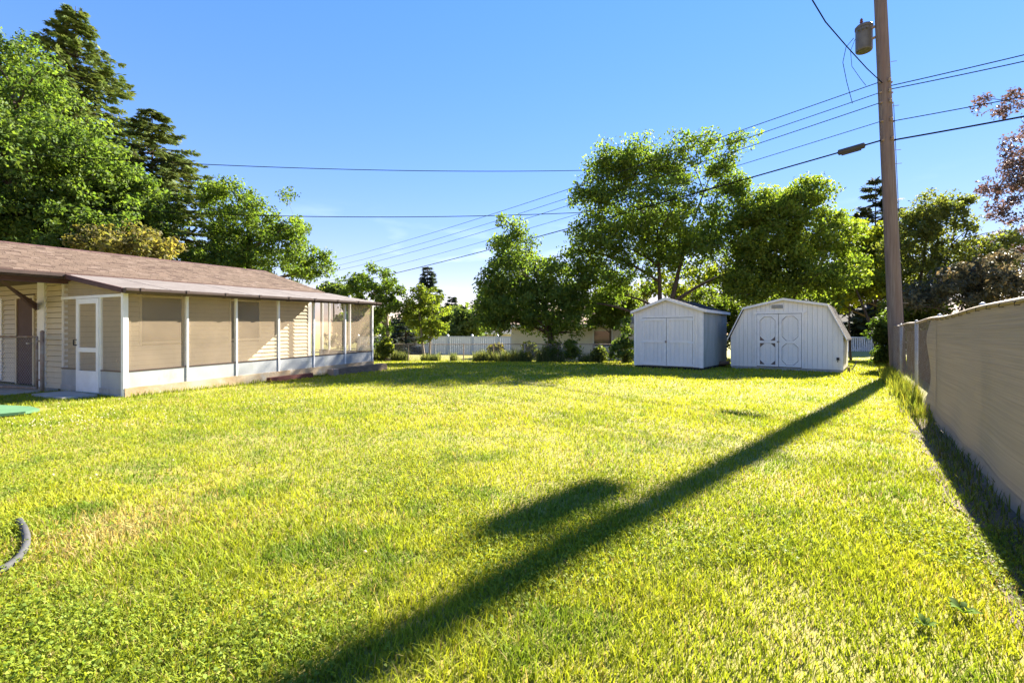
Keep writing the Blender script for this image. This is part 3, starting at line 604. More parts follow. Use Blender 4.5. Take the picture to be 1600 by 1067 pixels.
for (a, b) in ((DX0 + .01, mid - .008), (mid + .008, DX1 - .01)):
    m = plank_wall(T, [(a, 1.815), (b, 1.815)], a, b, -0.018, -0.004, 0.09, 0.134, 0.006); d = m.build('door', M['shedcream'], sh2)
    m = MB(T)
    for (x0, x1) in ((a, a + .085), (b - .085, b)): m.box(x0, x1, -0.042, -0.020, .09, 1.815)
    for (z0, z1) in ((.09, .15), (.86, .94), (1.74, 1.815)): m.box(a + .085, b - .085, -0.042, -0.020, z0, z1)
    m.build('door_trim', M['shedtrim'], d)
    for (z0, z1) in ((.15, .86), (.94, 1.74)):
        for (cx, sx) in ((a + .085, 1), (b - .085, -1)):
            for (cz, sz) in ((z0, 1), (z1, -1)):
                bare = (a < 1.2 and ((z0 > .9 and sz == 1) or (z0 < .9))) and not (z0 < .9 and sz == 1 and sx == 2)
                m = MB(T); g = 0.13; pl = [(cx, cz), (cx + sx * g, cz), (cx, cz + sz * g)]
                if sx * sz < 0: pl = pl[::-1]
                m.prism(pl, -0.040, -0.021, axis=1); gs = m.build('gusset', M['peeled'] if bare else M['shedtrim'], d)
                if bare: gs['label'] = 'dark gusset with the paint peeled off'
    # thin dark edge of the octagonal panel
    m = MB(T)
    for (z0, z1) in ((.15, .86), (.94, 1.74)):
        x0, x1, g = a + .087, b - .087, .135
        oc = [(x0 + g, z0), (x1 - g, z0), (x1, z0 + g), (x1, z1 - g), (x1 - g, z1), (x0 + g, z1), (x0, z1 - g), (x0, z0 + g)]
        for i in range(8):
            p, q2 = oc[i], oc[(i + 1) % 8]; m.tube([(p[0], -0.021, p[1]), (q2[0], -0.021, q2[1])], 0.006, 4)
    m.build('panel_bead', M['peeled'], d)
m = MB(T); m.box(DX0 - .002, DX1 + .002, -0.0035, -0.001, .068, 1.832); m.build('door_gap_shade', M['dark'], sh2)  # dark backing sheet, painted shade for the gaps at the door edges
m = MB(T); m.box(mid - .045, mid + .02, -0.06, -0.043, .88, .93); m.build('latch', M['rusty'], sh2)
m = MB(T); m.box(mid - .24, mid + .16, -0.02, -0.001, 1.99, 2.13); vt = m.build('vent', M['shedtrim'], sh2)
for i in range(5):
    m = MB(T); z = 2.005 + i * .024; m.hexa([(mid - .21, -0.034, z), (mid + .13, -0.034, z), (mid + .13, -0.021, z + .012), (mid - .21, -0.021, z + .012), (mid - .21, -0.036, z + .004), (mid + .13, -0.036, z + .004), (mid + .13, -0.021, z + .018), (mid - .21, -0.021, z + .018)]); m.build('slat', M['galv'], vt)
m = MB(T); m.box(W - .17, W - .10, -0.05, -0.002, .36, .44); m.tube([(W - .13, -0.04, .37), (W - .14, -0.05, .30)], .012, 6); m.build('outlet_box', M['dark'], sh2)
m = MB(T); m.box(0.02, W - 0.02, 0.02, DP - .02, -0.15, 0.058); m.build('skid_base', M['concrete'], sh2)
# metal bar and stump right of the gambrel shed, scrap between the sheds
p = P(1326, 580, 14.6); z0 = gz(p[0], p[1])
bar = thing('rusty_stake', (p[0], p[1], z0), 'small rusty stake with angled bar beside the gambrel shed', 'stake')
m = MB(); m.tube([(p[0], p[1], z0 - .05), (p[0] + .0, p[1], z0 + .16)], .035, 8); m.build('stub', M['timber'], bar)
m = MB(); m.tube([(p[0] + .02, p[1], z0 + .08), (p[0] + .12, p[1], z0 + .10), (p[0] + .30, p[1] + .05, z0 + .36)], .016, 6); m.build('bar', M['rusty'], bar)
for (px, Y, dx, dy, dz, lab, mk) in ((1118, 17.0, .9, -.3, .10, 'weathered board lying flat in the gap between the two sheds', 'timber'), (1128, 17.6, .5, .5, .22, 'short dark log end leaning in the gap between the sheds', 'bark')):
    x, y = XY(px, Y); z = gz(x, y)
    m = MB(); m.tube([(x - dx / 2, y - dy / 2, z + .07), (x, y, z + .09 + dz / 2), (x + dx / 2, y + dy / 2, z + .08 + dz)], .07, 8); tag(m.build('scrap_wood', M[mk]), lab, 'wood')

# ------------------------------------------------------------------ right fence with privacy fabric
F0 = np.array([3.51, 3.23]); F1 = np.array([12.1, 15.0]); FD = F1 - F0; FL = np.linalg.norm(FD); FDn = FD / FL; FN = np.array([-FDn[1], FDn[0]])   # FN points into the yard
def fpt(t, off=0.0): p = F0 + FD * t + FN * off; return p[0], p[1]
def ftop(t): return 1.455 - 0.05 * max(t, 0) + 0.012 * math.sin(t * 23) * (t > 0)
fen = thing('chain_link_fence', (*fpt(0.3), 0), 'tall galvanised chain link fence along the right side of the yard', 'fence')
for t in (-0.32, -0.10, 0.10, 0.29, 0.478, 0.73, 1.0):
    x, y = fpt(t, -0.03 if t < 0.4 else 0.0); z = gz(x, y)
    m = MB(); m.tube([(x, y, z - .3), (x, y, ftop(t) + .02)], .027 if t < 1 else .04, 10); m.lathe((x, y, ftop(t) + .02), [(.032, 0), (.026, .02), (.008, .035)], 10); m.build('post', M['galv'], fen, smooth=True)
ts = np.linspace(-0.35, 1.0, 46)
m = MB(); m.tube([(*fpt(t, 0.0), ftop(t)) for t in ts], .021, 8); m.build('top_rail', M['rusty'], fen, smooth=True)
m = MB()
for a, b in ((0.30, 0.478), (0.478, 0.73), (0.73, 1.0)):
    chainlink(m, fpt(a, 0.02), fpt(b, 0.02), 0.03, ftop(a), 0.0, ftop(b), 0.065, 0.0008)
m.build('wire_mesh', M['rusty'], fen)
# fabric, with slight billow, a rippled free end and a hem that lifts off the ground
tv = np.linspace(-0.35, 0.322, 90); zv = np.linspace(0, 1, 26); vs = []
for i, t in enumerate(tv):
    top = ftop(t) + 0.005; bot = 0.012 + 0.015 * math.sin(t * 31)
    for k in zv:
        e = max(0, (t - 0.295) / 0.027); off = 0.035 + 0.012 * math.sin(t * 60 + k * 3) * (1 - k) + 0.02 * (1 - k) ** 2 + 0.03 * e * math.sin(k * 9 + 1)
        tt = t + 0.003 * e * math.sin(k * 17); x, y = fpt(tt, off); sag = 0.012 * abs(math.sin(t * 45)) * k ** 8
        vs.append((x, y, bot + (top - bot) * k - sag))
n1, n2 = len(tv), len(zv); ii = np.arange(n1 * n2).reshape(n1, n2)
q = np.stack([ii[:-1, :-1], ii[1:, :-1], ii[1:, 1:], ii[:-1, 1:]], -1).reshape(-1, 4)
fab = thing('privacy_screen', (*fpt(0.1, 0.05), 0), 'brown knitted privacy fabric hung on the near stretch of the right fence', 'privacy screen')
mesh_np('fabric', vs, [q], M['fabric'], fab, smooth=True)
def fabric_strip(name, t0, t1, k0, k1, nt_, nk, mt, prd=0.006):
    out = []
    for t in np.linspace(t0, t1, nt_):
        top = ftop(t) + 0.005; bot = 0.012 + 0.015 * math.sin(t * 31)
        for k in np.linspace(k0, k1, nk):
            e = max(0, (t - 0.295) / 0.027); off = prd + 0.035 + 0.012 * math.sin(t * 60 + k * 3) * (1 - k) + 0.02 * (1 - k) ** 2 + 0.03 * e * math.sin(k * 9 + 1)
            x, y = fpt(t + 0.003 * e * math.sin(k * 17), off); out.append((x, y, bot + (top - bot) * k - 0.012 * abs(math.sin(t * 45)) * k ** 8))
    ix = np.arange(nt_ * nk).reshape(nt_, nk); return mesh_np(name, out, [np.stack([ix[:-1, :-1], ix[1:, :-1], ix[1:, 1:], ix[:-1, 1:]], -1).reshape(-1, 4)], M[mt], fab, smooth=True)
fabric_strip('bottom_hem', -0.35, 0.3215, 0.0, 0.085, 90, 3, 'hem')
fabric_strip('seam', 0.268, 0.2715, 0.09, 0.97, 3, 24, 'hem', 0.003)
m = MB(); m.tube([(*fpt(t, 0.042), ftop(t) - .008) for t in np.linspace(-.35, .322, 40)], .016, 6); m.build('top_hem', M['fabric'], fab, smooth=True)
for t in np.linspace(-0.3, 0.315, 22):
    m = MB(); x, y = fpt(t, 0.03); x2, y2 = fpt(t, 0.062); z = ftop(t)
    m.tube([(x, y, z + .022), (x2, y2, z - .02), (x2, y2, z - .04), (x, y, z - .035)], .003, 5); m.build('cable_tie', M['wirealu'], fab)
# weathered fence behind the open stretch
slat = thing('board_fence', (*fpt(0.6, -0.5), 0), 'weathered brown board fence behind the open chain link stretch', 'fence')
for i in range(46):
    t = 0.60 + i * 0.0115; x, y = fpt(t, -0.5); x2, y2 = fpt(t + 0.0105, -0.5); o = FN * -0.025; z = 1.28 + 0.03 * float(vnoise(i * .7, 3))
    m = MB(); m.hexa([(x, y, -.05), (x2, y2, -.05), (x2 + o[0], y2 + o[1], -.05), (x + o[0], y + o[1], -.05), (x, y, z), (x2, y2, z), (x2 + o[0], y2 + o[1], z), (x + o[0], y + o[1], z)]); m.build('board', M['oldboard'], slat)

# ------------------------------------------------------------------ back fences and far buildings
bf0 = np.array(XY(560, 27.4)); bf1 = np.array(XY(985, 21.6))
bfence = thing('low_chain_link_fence', (*(bf0 + bf1) / 2, -0.3), 'low chain link fence across the back of the yard behind weeds', 'fence')
nb = 9
def btop(f): return 0.56 + 0.15 * f
for i in range(nb + 1):
    f = i / nb; x, y = bf0 + (bf1 - bf0) * f; z = gz(x, y)
    m = MB(); m.tube([(x, y, z - .2), (x, y, btop(f) + .03)], .028, 8); m.build('post', M['rusty'] if i % 3 else M['galv'], bfence)
m = MB(); m.tube([(*(bf0), btop(0)), (*(bf1), btop(1))], .022, 8); m.build('top_rail', M['rusty'], bfence)
m = MB(); chainlink(m, bf0, bf1, gz(*bf0) + .03, btop(0), gz(*bf1) + .03, btop(1), 0.07, .0025); m.build('wire_mesh', M['galv'], bfence)
# white vinyl fence
v0 = np.array(XY(560, 40)); v1 = np.array(XY(905, 34)); vf = thing('vinyl_fence', (*(v0 + v1) / 2, -0.8), 'long white vinyl privacy fence behind the low back fence', 'fence')
nv = 9; vd = (v1 - v0) / np.linalg.norm(v1 - v0); vn = np.array([-vd[1], vd[0]])
for i in range(nv + 1):
    p = v0 + (v1 - v0) * i / nv; zt = 0.93 + 0.02 * i / nv
    m = MB(lambda a, b, c, p=p: (p[0] + vd[0] * a + vn[0] * b, p[1] + vd[1] * a + vn[1] * b, c)); m.box(-.065, .065, -.065, .065, -1.2, zt + .08); m.hexa([(-.09, -.09, zt + .08), (.09, -.09, zt + .08), (.09, .09, zt + .08), (-.09, .09, zt + .08), (-.02, -.02, zt + .17), (.02, -.02, zt + .17), (.02, .02, zt + .17), (-.02, .02, zt + .17)])
    m.build('post', M['vinyl'], vf)
    if i < nv:
        L = np.linalg.norm(v1 - v0) / nv; m = MB(lambda a, b, c, p=p: (p[0] + vd[0] * a + vn[0] * b, p[1] + vd[1] * a + vn[1] * b, c))
        npk = 11
        for k in range(npk): m.box(.066 + (L - .13) * k / npk, .066 + (L - .13) * (k + 1) / npk - .008, -.012, .012, -1.2, zt - .06)
        m.box(.066, L - .066, -.03, .03, zt - .06, zt + .02); m.build('panel', M['vinyl'], vf)

def gable_house(name, label, c, ang, L, W, hw, hr, z0, mw, mr, windows=(), ridge_along=True):
    """box house: L along local x, W along local y, gable roof with ridge along x; windows: (x0, x1, z0, z1) on the local -y face"""
    ca, sa = math.cos(ang), math.sin(ang); T = lambda a, b, z: (c[0] + ca * a - sa * b, c[1] + sa * a + ca * b, z0 + z)
    h = thing(name, (c[0], c[1], z0), label, 'building')
    m = MB(T); m.prism([(-W / 2, 0), (W / 2, 0), (W / 2, hw), (0, hw + hr * .93), (-W / 2, hw)], -L / 2, L / 2, axis=0); m.build('wall', mw, h)
    m = MB(T); o = .45
    zr = hw + hr; ze = hw - hr * o / (W / 2) * .5
    for sg in (-1, 1):
        m.hexa([(-L / 2 - .4, sg * (W / 2 + o), ze), (L / 2 + .4, sg * (W / 2 + o), ze), (L / 2 + .4, 0, zr), (-L / 2 - .4, 0, zr), (-L / 2 - .4, sg * (W / 2 + o), ze + .12), (L / 2 + .4, sg * (W / 2 + o), ze + .12), (L / 2 + .4, 0, zr + .12), (-L / 2 - .4, 0, zr + .12)])
    ro = m.build('roof', mr, h)
    m = MB(T); m.box(-L / 2 - .41, L / 2 + .41, -W / 2 - o - .04, -W / 2 - o - .005, ze - .06, ze + .13); m.build('fascia', M['white'], ro)
    for (a, b, u0, u1) in windows:
        m = MB(T)
        for (x0, x1, y0, y1) in ((a - .08, a, u0 - .08, u1 + .08), (b, b + .08, u0 - .08, u1 + .08), (a, b, u1, u1 + .08), (a, b, u0 - .08, u0)): m.box(x0, x1, -W / 2 - .04, -W / 2 - .003, y0, y1)
        wo = m.build('window', M['white'], h); m = MB(T); m.box(a, b, -W / 2 - .02, -W / 2 - .004, u0, u1); m.build('pane', M['glass'], wo)
    return h
x, y = XY(905, 31); gable_house('garage', 'tan walled garage with tan shingle roof glimpsed behind the middle trees', (x, y), math.radians(-14), 7.6, 6.5, 2.45, 1.35, -0.75, M['tanwall'], M['tanroof'], [(1.2, 2.2, 1.2, 2.1)])
x, y = XY(765, 62); gable_house('dark_roofed_house', 'distant house with charcoal roof above the white vinyl fence', (x, y), math.radians(-10), 8, 7, 2.2, 1.6, -1.0, M['tanwall'], M['darkroof'], [(-1, 0, 1, 2)])
x, y = XY(668, 66); gable_house('dark_roofed_house', 'distant house with charcoal roof hidden behind the slender back trees', (x, y), math.radians(12), 9, 7, 2.2, 1.8, -1.0, M['whitewall'], M['darkroof'], [(-1, 0, 1, 2)])
x, y = XY(1352, 52); wh = gable_house('white_house', 'white house glimpsed between the gambrel shed and the utility pole', (x, y), math.radians(-30), 10, 7, 3.2, 1.8, -0.8, M['whitewall'], M['darkroof'], [(-3.2, -2.2, 1.5, 2.6), (1.5, 2.6, 1.5, 2.6)])
ra = thing('deck_railing', (*XY(1345, 46), -0.7), 'white slatted deck railing in front of the far white house', 'railing')
for i in range(30):
    x, y = XY(1306 + i * 2.8, 46 - i * .05); m = MB(); m.box(x - .03, x + .03, y - .03, y + .03, -0.7, 0.75); m.build('slat', M['vinyl'], ra)
m = MB(); p = XY(1304, 46); q2 = XY(1390, 44.5); m.tube([(*p, .78), (*q2, .78)], .05, 6); m.build('top_rail', M['vinyl'], ra)

# ------------------------------------------------------------------ utility pole and its lines
PB = np.array(XY(1403, 14.0)); PTOP = 12.2
def pole_c(z): return np.array([PB[0] - 0.047 * z, PB[1], z])
pole = thing('utility_pole', (PB[0], PB[1], 0), 'tall leaning wooden utility pole with grey transformer behind the fence end', 'utility pole')
m = MB(); m.tube([tuple(pole_c(z)) for z in np.linspace(-.5, PTOP, 14)], list(np.linspace(.195, .15, 14)), 20); m.build('shaft', M['pole'], pole, smooth=True)
tb = P(1350, 62, 14.42); tc0 = (tb[0], tb[1], tb[2] - .38)
m = MB(); m.lathe(tc0, [(.17, 0), (.21, .02), (.22, .06), (.22, .70), (.235, .70), (.235, .76), (.20, .80), (.06, .84)], 24); tr = m.build('transformer', M['transf'], pole)
m = MB(); m.lathe((tc0[0] - .08, tc0[1], tc0[2] + .82), [(.035, 0), (.05, .03), (.03, .06), (.05, .09), (.03, .12), (.04, .16), (.015, .2)], 10); m.build('bushing', M['redwood'], tr)
for k in range(3):
    a = math.radians(200 + 25 * k); m = MB(); m.tube([(tc0[0] + .21 * math.cos(a), tc0[1] + .21 * math.sin(a), tc0[2] + .60), (tc0[0] + .29 * math.cos(a), tc0[1] + .29 * math.sin(a), tc0[2] + .60)], .025, 8); m.build('terminal', M['transf'], tr)
for z in (tc0[2] + .60, tc0[2] + .28):
    c = pole_c(z); m = MB(); m.tube([(tc0[0], tc0[1], z), (c[0], c[1], z)], .04, 6); m.build('bracket', M['rusty'], pole)
for z in (8.66, 8.35, 8.05, 7.5, 6.94):
    c = pole_c(z); m = MB(); m.tube([(c[0] - .20, c[1] - .06, z), (c[0] + .20, c[1] - .04, z)], .03, 6); m.lathe((c[0], c[1] - .20, z - .05), [(.03, 0), (.045, .03), (.03, .05), (.045, .08), (.02, .1)], 10); m.build('insulator', M['rusty'], pole)
for k, z in enumerate((2.1, 6.2, 6.6, 7.9, 9.2)):
    c = pole_c(z); m = MB(); m.tube([(c[0] + .1, c[1] - .15, z), (c[0] + .24, c[1] - .20, z)], .008, 5); m.build('bolt', M['rusty'], pole)
c = pole_c(3); m = MB(); m.tube([tuple(pole_c(z) + np.array([.175, -.09, 0])) for z in np.linspace(0, 8, 12)], .008, 5); m.build('ground_wire', M['wirealu'], pole)

def cat(A, B, sag, n=28):
    A = np.array(A, float); B = np.array(B, float); out = []
    for i in range(n + 1):
        t = i / n; p = A + (B - A) * t; p[2] -= sag * 4 * t * (1 - t); out.append(tuple(p))
    return out
def wire(name, pts, r, mt, label): 
    m = MB(); m.tube(pts, r, 5); return tag(m.build(name, M[mt], smooth=True), label, 'wire')
def at_pole(z, dx=-.16): p = pole_c(z); return (p[0] + dx, p[1] - .06, z)
FAR = (-26.0, 58.0)
far_lines = [(8.66, 9.3, .55, .013, 'wirealu', 'uppermost grey line running from the pole down over the back yards'),
             (8.35, 8.6, .60, .012, 'wirealu', 'second grey line below the uppermost one left of the pole'),
             (8.05, 8.1, .65, .013, 'wirealu', 'third grey line tied below the transformer leads left of the pole'),
             (7.50, 7.0, .50, .011, 'wirealu', 'thin grey line midway down the pole going left over the sheds'),
             (6.94, 6.2, .45, .024, 'wire', 'thick black cable with splice case going left over the sheds')]
for (za, zb, sag, r, mt, lab) in far_lines:
    wire('overhead_line', cat(at_pole(za), (FAR[0], FAR[1], zb), sag), r, mt, lab)
dr_ = (np.array([at_pole(8)[0], 14.0]) - np.array(FAR)); dr_ = dr_ / np.linalg.norm(dr_)
near = [(8.55, 7.9, .5, .014, 'upper of two twisted lines leaving the pole toward the top right'), (8.45, 7.7, .62, .014, 'lower of two twisted lines leaving the pole toward the top right'),
        (7.5, 6.7, .45, .013, 'thin line with tan splice leaving the pole at mid height to the right'), (6.94, 6.5, .40, .024, 'thick black cable leaving the pole low to the right')]
for (za, zb, sag, r, lab) in near:
    e = np.array([at_pole(za, .16)[0], 14.0]) + dr_ * 22; wire('overhead_line', cat(at_pole(za, .16), (e[0], e[1], zb), sag), r, 'wire', lab)
# splice case on the thick cable, small sleeves
def sleeve(px, Y, z, L, r, lab, mt='splice'):
    A = np.array([at_pole(8)[0], 14.0]); d = np.array(FAR) - A; d /= np.linalg.norm(d); return A, d
A0 = np.array(at_pole(6.94)); pts = cat(at_pole(6.94), (FAR[0], FAR[1], 6.2), .45, 400)
def on(pts, px):
    return min(range(len(pts)), key=lambda i: abs(800 + FPX * pts[i][0] / pts[i][1] - px))
i0, i1 = on(pts, 1353), on(pts, 1311)
sp = thing('splice_case', pts[i0], 'long grey splice case clipped on the thick cable left of the pole', 'splice case')
m = MB(); a, b = Vector(pts[i0]), Vector(pts[i1]); d = b - a
m.tube([tuple(a), tuple(a + d * .04), tuple(a + d * .96), tuple(b)], [.03, .085, .085, .03], 10); m.build('case', M['splice'], sp)
m = MB(); m.tube([tuple(a + d * .15 + Vector((0, 0, -.085))), tuple(a + d * .85 + Vector((0, 0, -.085)))], .04, 6); m.build('seam_flange', M['splice'], sp)
# drop wires
p0 = at_pole(8.62, -.1)
wire('service_wire', [p0, tuple(P(1355, 108, 13.0)), tuple(P(1322, 72, 11.8)), tuple(P(1290, 35, 10.5)), tuple(P(1258, -18, 9.3)), tuple(P(1215, -90, 8.0))], .013, 'wire', 'black service wire climbing from the pole to the top of the picture')
wire('service_wire', cat(P(-320, 214, 17.0), P(1010, 264, 25.0), .55), .016, 'wire', 'long service wire crossing the sky above the house')
wire('service_wire', cat(P(-200, 300, 22.0), P(1010, 327, 25.0), .75), .018, 'wire', 'lower service wire crossing between the walnut tree and the big tree')
wire('transformer_lead', [tuple(P(1334, 60, 14.4)), tuple(P(1322, 74, 14.3)), tuple(P(1317, 98, 14.3)), tuple(P(1323, 128, 14.4)), tuple(P(1332, 162, 14.9))], .009, 'wire', 'thin outer lead hanging in a loop from the transformer')
wire('transformer_lead', [tuple(P(1336, 62, 14.4)), tuple(P(1329, 80, 14.3)), tuple(P(1331, 104, 14.3)), tuple(P(1345, 124, 14.3)), tuple(P(1353, 134, 14.4))], .007, 'wirealu', 'thin inner lead hanging from the transformer')

# ------------------------------------------------------------------ vegetation
M['leaf'] = leaf_mat('broad_leaf', (1, 1, 1), (1.6, 1.65, 0.6), 0.5, 0.6, 0.12)
M['plum'] = leaf_mat('purple_leaf', (1, 1, 1), (1.3, 1.05, 1.0), 0.4, 0.5, 0.25)
M['weedleaf'] = leaf_mat('weed_leaf', (1, 1, 1), (1.3, 1.2, 0.6), 0.4, 0.8, 0.08)
M['needle'] = leaf_mat('needle_spray', (1, 1, 1), (1.1, 1.1, 0.7), 0.25, 0.7, 0.08)
def unit(v): return v / np.maximum(np.linalg.norm(v, axis=-1, keepdims=True), 1e-9)
def leaves(centers, n_per, rad, size, rng, base, var=0.25, hue=0.12, flat=0.35, aspect=0.6, crown_c=None):
    """leaf-shaped quads scattered round twig ends; returns verts, quads, colours"""
    N = len(centers); c = np.repeat(centers, n_per, 0); n = len(c)
    rd = np.repeat(np.broadcast_to(rad, N), n_per)
    off = rng.normal(size=(n, 3)); off = unit(off) * (rng.random((n, 1)) ** 0.45) * rd[:, None]; off[:, 2] *= 0.75
    p = c + off
    nr = unit(rng.normal(size=(n, 3)) + np.array([0, 0, flat * 2.0]) + unit(off) * 0.5)
    a = unit(np.cross(nr, rng.normal(size=(n, 3)))); b = np.cross(nr, a)
    L = size * (0.6 + 0.8 * rng.random((n, 1))); w = L * aspect
    droop = np.array([0, 0, -0.25]) * L
    v = np.stack([p - a * L * .5, p + b * w * .5 - a * L * .05 + nr * w * .12, p + a * L * .5 + droop, p - b * w * .5 - a * L * .05 + nr * w * .12], 1).reshape(-1, 3)
    cl = np.repeat(rng.random(N), n_per)[:, None]; t = rng.random((n, 1))
    br = (1 - var + 2 * var * (0.65 * cl + 0.35 * t)); base = np.array(base)
    col = base * br; h = hue * (rng.random((n, 1)) * 1.2 - 0.4 + 0.5 * (cl - .5)); col = col * np.concatenate([1 + h * 2.2, 1 + h * .6, 1 - h * .8], 1)
    col = np.repeat(np.clip(col, 0.004, .9), 4, 0)
    return v, np.arange(len(v)).reshape(-1, 4), col

def tube_np(paths, nside=5):
    """paths: list of (pts (k,3), radii (k)) -> verts, quads"""
    V_, Q_ = [], []; o = 0
    for pts, rs in paths:
        pts = np.asarray(pts, float); k = len(pts); d = unit(np.gradient(pts, axis=0)); ref = np.array([0.31, 0.17, 0.93]) if abs(d[0][2]) < .9 else np.array([1.0, .1, 0])
        a = unit(np.cross(d, ref)); b = np.cross(d, a); ang = np.arange(nside) * 2 * np.pi / nside
        ring = pts[:, None, :] + np.asarray(rs)[:, None, None] * (a[:, None, :] * np.cos(ang)[None, :, None] + b[:, None, :] * np.sin(ang)[None, :, None])
        V_.append(ring.reshape(-1, 3)); i = np.arange(k * nside).reshape(k, nside) + o
        Q_.append(np.stack([i[:-1], np.roll(i[:-1], -1, 1), np.roll(i[1:], -1, 1), i[1:]], -1).reshape(-1, 4)); o += k * nside
    return np.concatenate(V_), np.concatenate(Q_)

def bez(a, b, c, n=8):
    t = np.linspace(0, 1, n)[:, None]; return (1 - t) ** 2 * a + 2 * t * (1 - t) * b + t ** 2 * c

def broad_tree(name, label, base, lobes, trunk_r, n_cl, n_leaf, cl_r, leaf, color, seed, cat_='tree', group=None, bark='bark', limbs=9, trunk_top=None, gap=0.0, stems=None, aspect=.6, hue=.14, var=.42, mat_='leaf', twig=1.0, shell=0.5):
    """lobes: ellipsoids (cx, cy, cz, rx, ry, rz) in world space. Limbs grow from the trunk to the lobes and carry leafy twig ends."""
    rng = np.random.default_rng(seed); lob = np.array(lobes, float); vol = lob[:, 3] * lob[:, 4] * lob[:, 5]; vol = vol ** .8
    base = np.array([base[0], base[1], gz(base[0], base[1])])
    t = thing(name, tuple(base), label, cat_, group)
    C = []
    while len(C) < n_cl:
        k = rng.choice(len(lob), p=vol / vol.sum()); d = unit(rng.normal(size=3)); r = shell + (1 - shell) * rng.random() ** .7
        if rng.random() < .25: r *= rng.random() ** .5
        p = lob[k, :3] + d * r * lob[k, 3:] * (0.88 + .24 * rng.random())
        if p[2] < base[2] + .25: continue
        if gap and fbm(p[0] * .55 + p[1] * .3, p[2] * .6, seed) < gap: continue
        C.append(p)
    C = np.array(C)
    zlow, zhigh = C[:, 2].min(), C[:, 2].max(); cen = np.average(lob[:, :3], axis=0, weights=vol)
    if stems is None: stems = [(base, np.array([cen[0], cen[1], trunk_top or zlow + .72 * (zhigh - zlow)]))]
    paths = []; nodes = []; nr = []
    for (s0, s1) in stems:
        s0 = np.array(s0, float); s1 = np.array(s1, float); mid = (s0 + s1) / 2 + np.append(rng.normal(size=2) * .04 * np.linalg.norm(s1 - s0), 0)
        mid[:2] = mid[:2] * .6 + s0[:2] * .4; pts = bez(s0 - np.array([0, 0, .3]), mid, s1, 12); rs = trunk_r / len(stems) ** .4 * np.linspace(1.15, .22, 12); rs[0] *= 1.25; paths.append((pts, rs)); 
        for p, r in zip(pts[3:], rs[3:]): nodes.append(p); nr.append(r)
    nodes = np.array(nodes); nr = np.array(nr); ntr = len(nodes)
    # main limbs to far-apart targets
    tg = [int(np.argmax(C[:, 2]))]; dist = np.linalg.norm(C - C[tg[0]], axis=1)
    for _ in range(limbs - 1):
        j = int(np.argmax(dist)); tg.append(j); dist = np.minimum(dist, np.linalg.norm(C - C[j], axis=1))
    for j in tg:
        c = C[j]; cost = np.linalg.norm(nodes[:ntr] - c, axis=1) + 1.6 * np.maximum(nodes[:ntr, 2] - c[2] + .3 * np.linalg.norm(nodes[:ntr, :2] - c[:2], axis=1), 0); i = int(np.argmin(cost)); s = nodes[i]
        md = (s + c) / 2 + np.array([0, 0, .18 * np.linalg.norm(c - s)]) + rng.normal(size=3) * .05; pts = bez(s, md, c, 9); rs = np.linspace(min(nr[i] * .75, trunk_r * .5), .016 * twig, 9); paths.append((pts, rs))
        nodes = np.concatenate([nodes, pts[2:]]); nr = np.concatenate([nr, rs[2:]])
    order = np.argsort(np.min(np.linalg.norm(C[:, None] - nodes[None, :ntr + limbs * 7:3], axis=2), axis=1))
    for j in order:
        c = C[j]; dd = np.linalg.norm(nodes - c, axis=1) + .8 * np.maximum(nodes[:, 2] - c[2], 0); i = int(np.argmin(dd)); s = nodes[i]; L = np.linalg.norm(c - s)
        if L < .08: continue
        md = (s + c) / 2 + np.array([0, 0, .12 * L]) + rng.normal(size=3) * .06 * L; pts = bez(s, md, c, 5); rs = np.linspace(min(nr[i] * .7, .012 * twig + .018 * L * twig), .006 * twig, 5); paths.append((pts, rs))
        nodes = np.concatenate([nodes, pts[2:4]]); nr = np.concatenate([nr, rs[2:4]])
    v, qd = tube_np(paths, 5); mesh_np('trunk', v, [qd], M[bark], t, smooth=True)
    v, qd, col = leaves(C, n_leaf, cl_r * (0.7 + .6 * rng.random(len(C))), leaf, rng, color, var, hue, aspect=aspect)
    cr = mesh_np('crown', v, [qd], M[mat_], t, col); cr['kind'] = 'stuff'
    return t

def lobe(px, py, rx, ry, Y, dY=0, depth=None):
    """an ellipsoid of foliage given by where it shows in the photograph and how far off it stands"""
    Y2 = Y + dY; p = P(px, py, Y2); k = Y2 / FPX
    return (p[0], p[1], p[2], rx * k, (depth if depth else rx * k), ry * k)

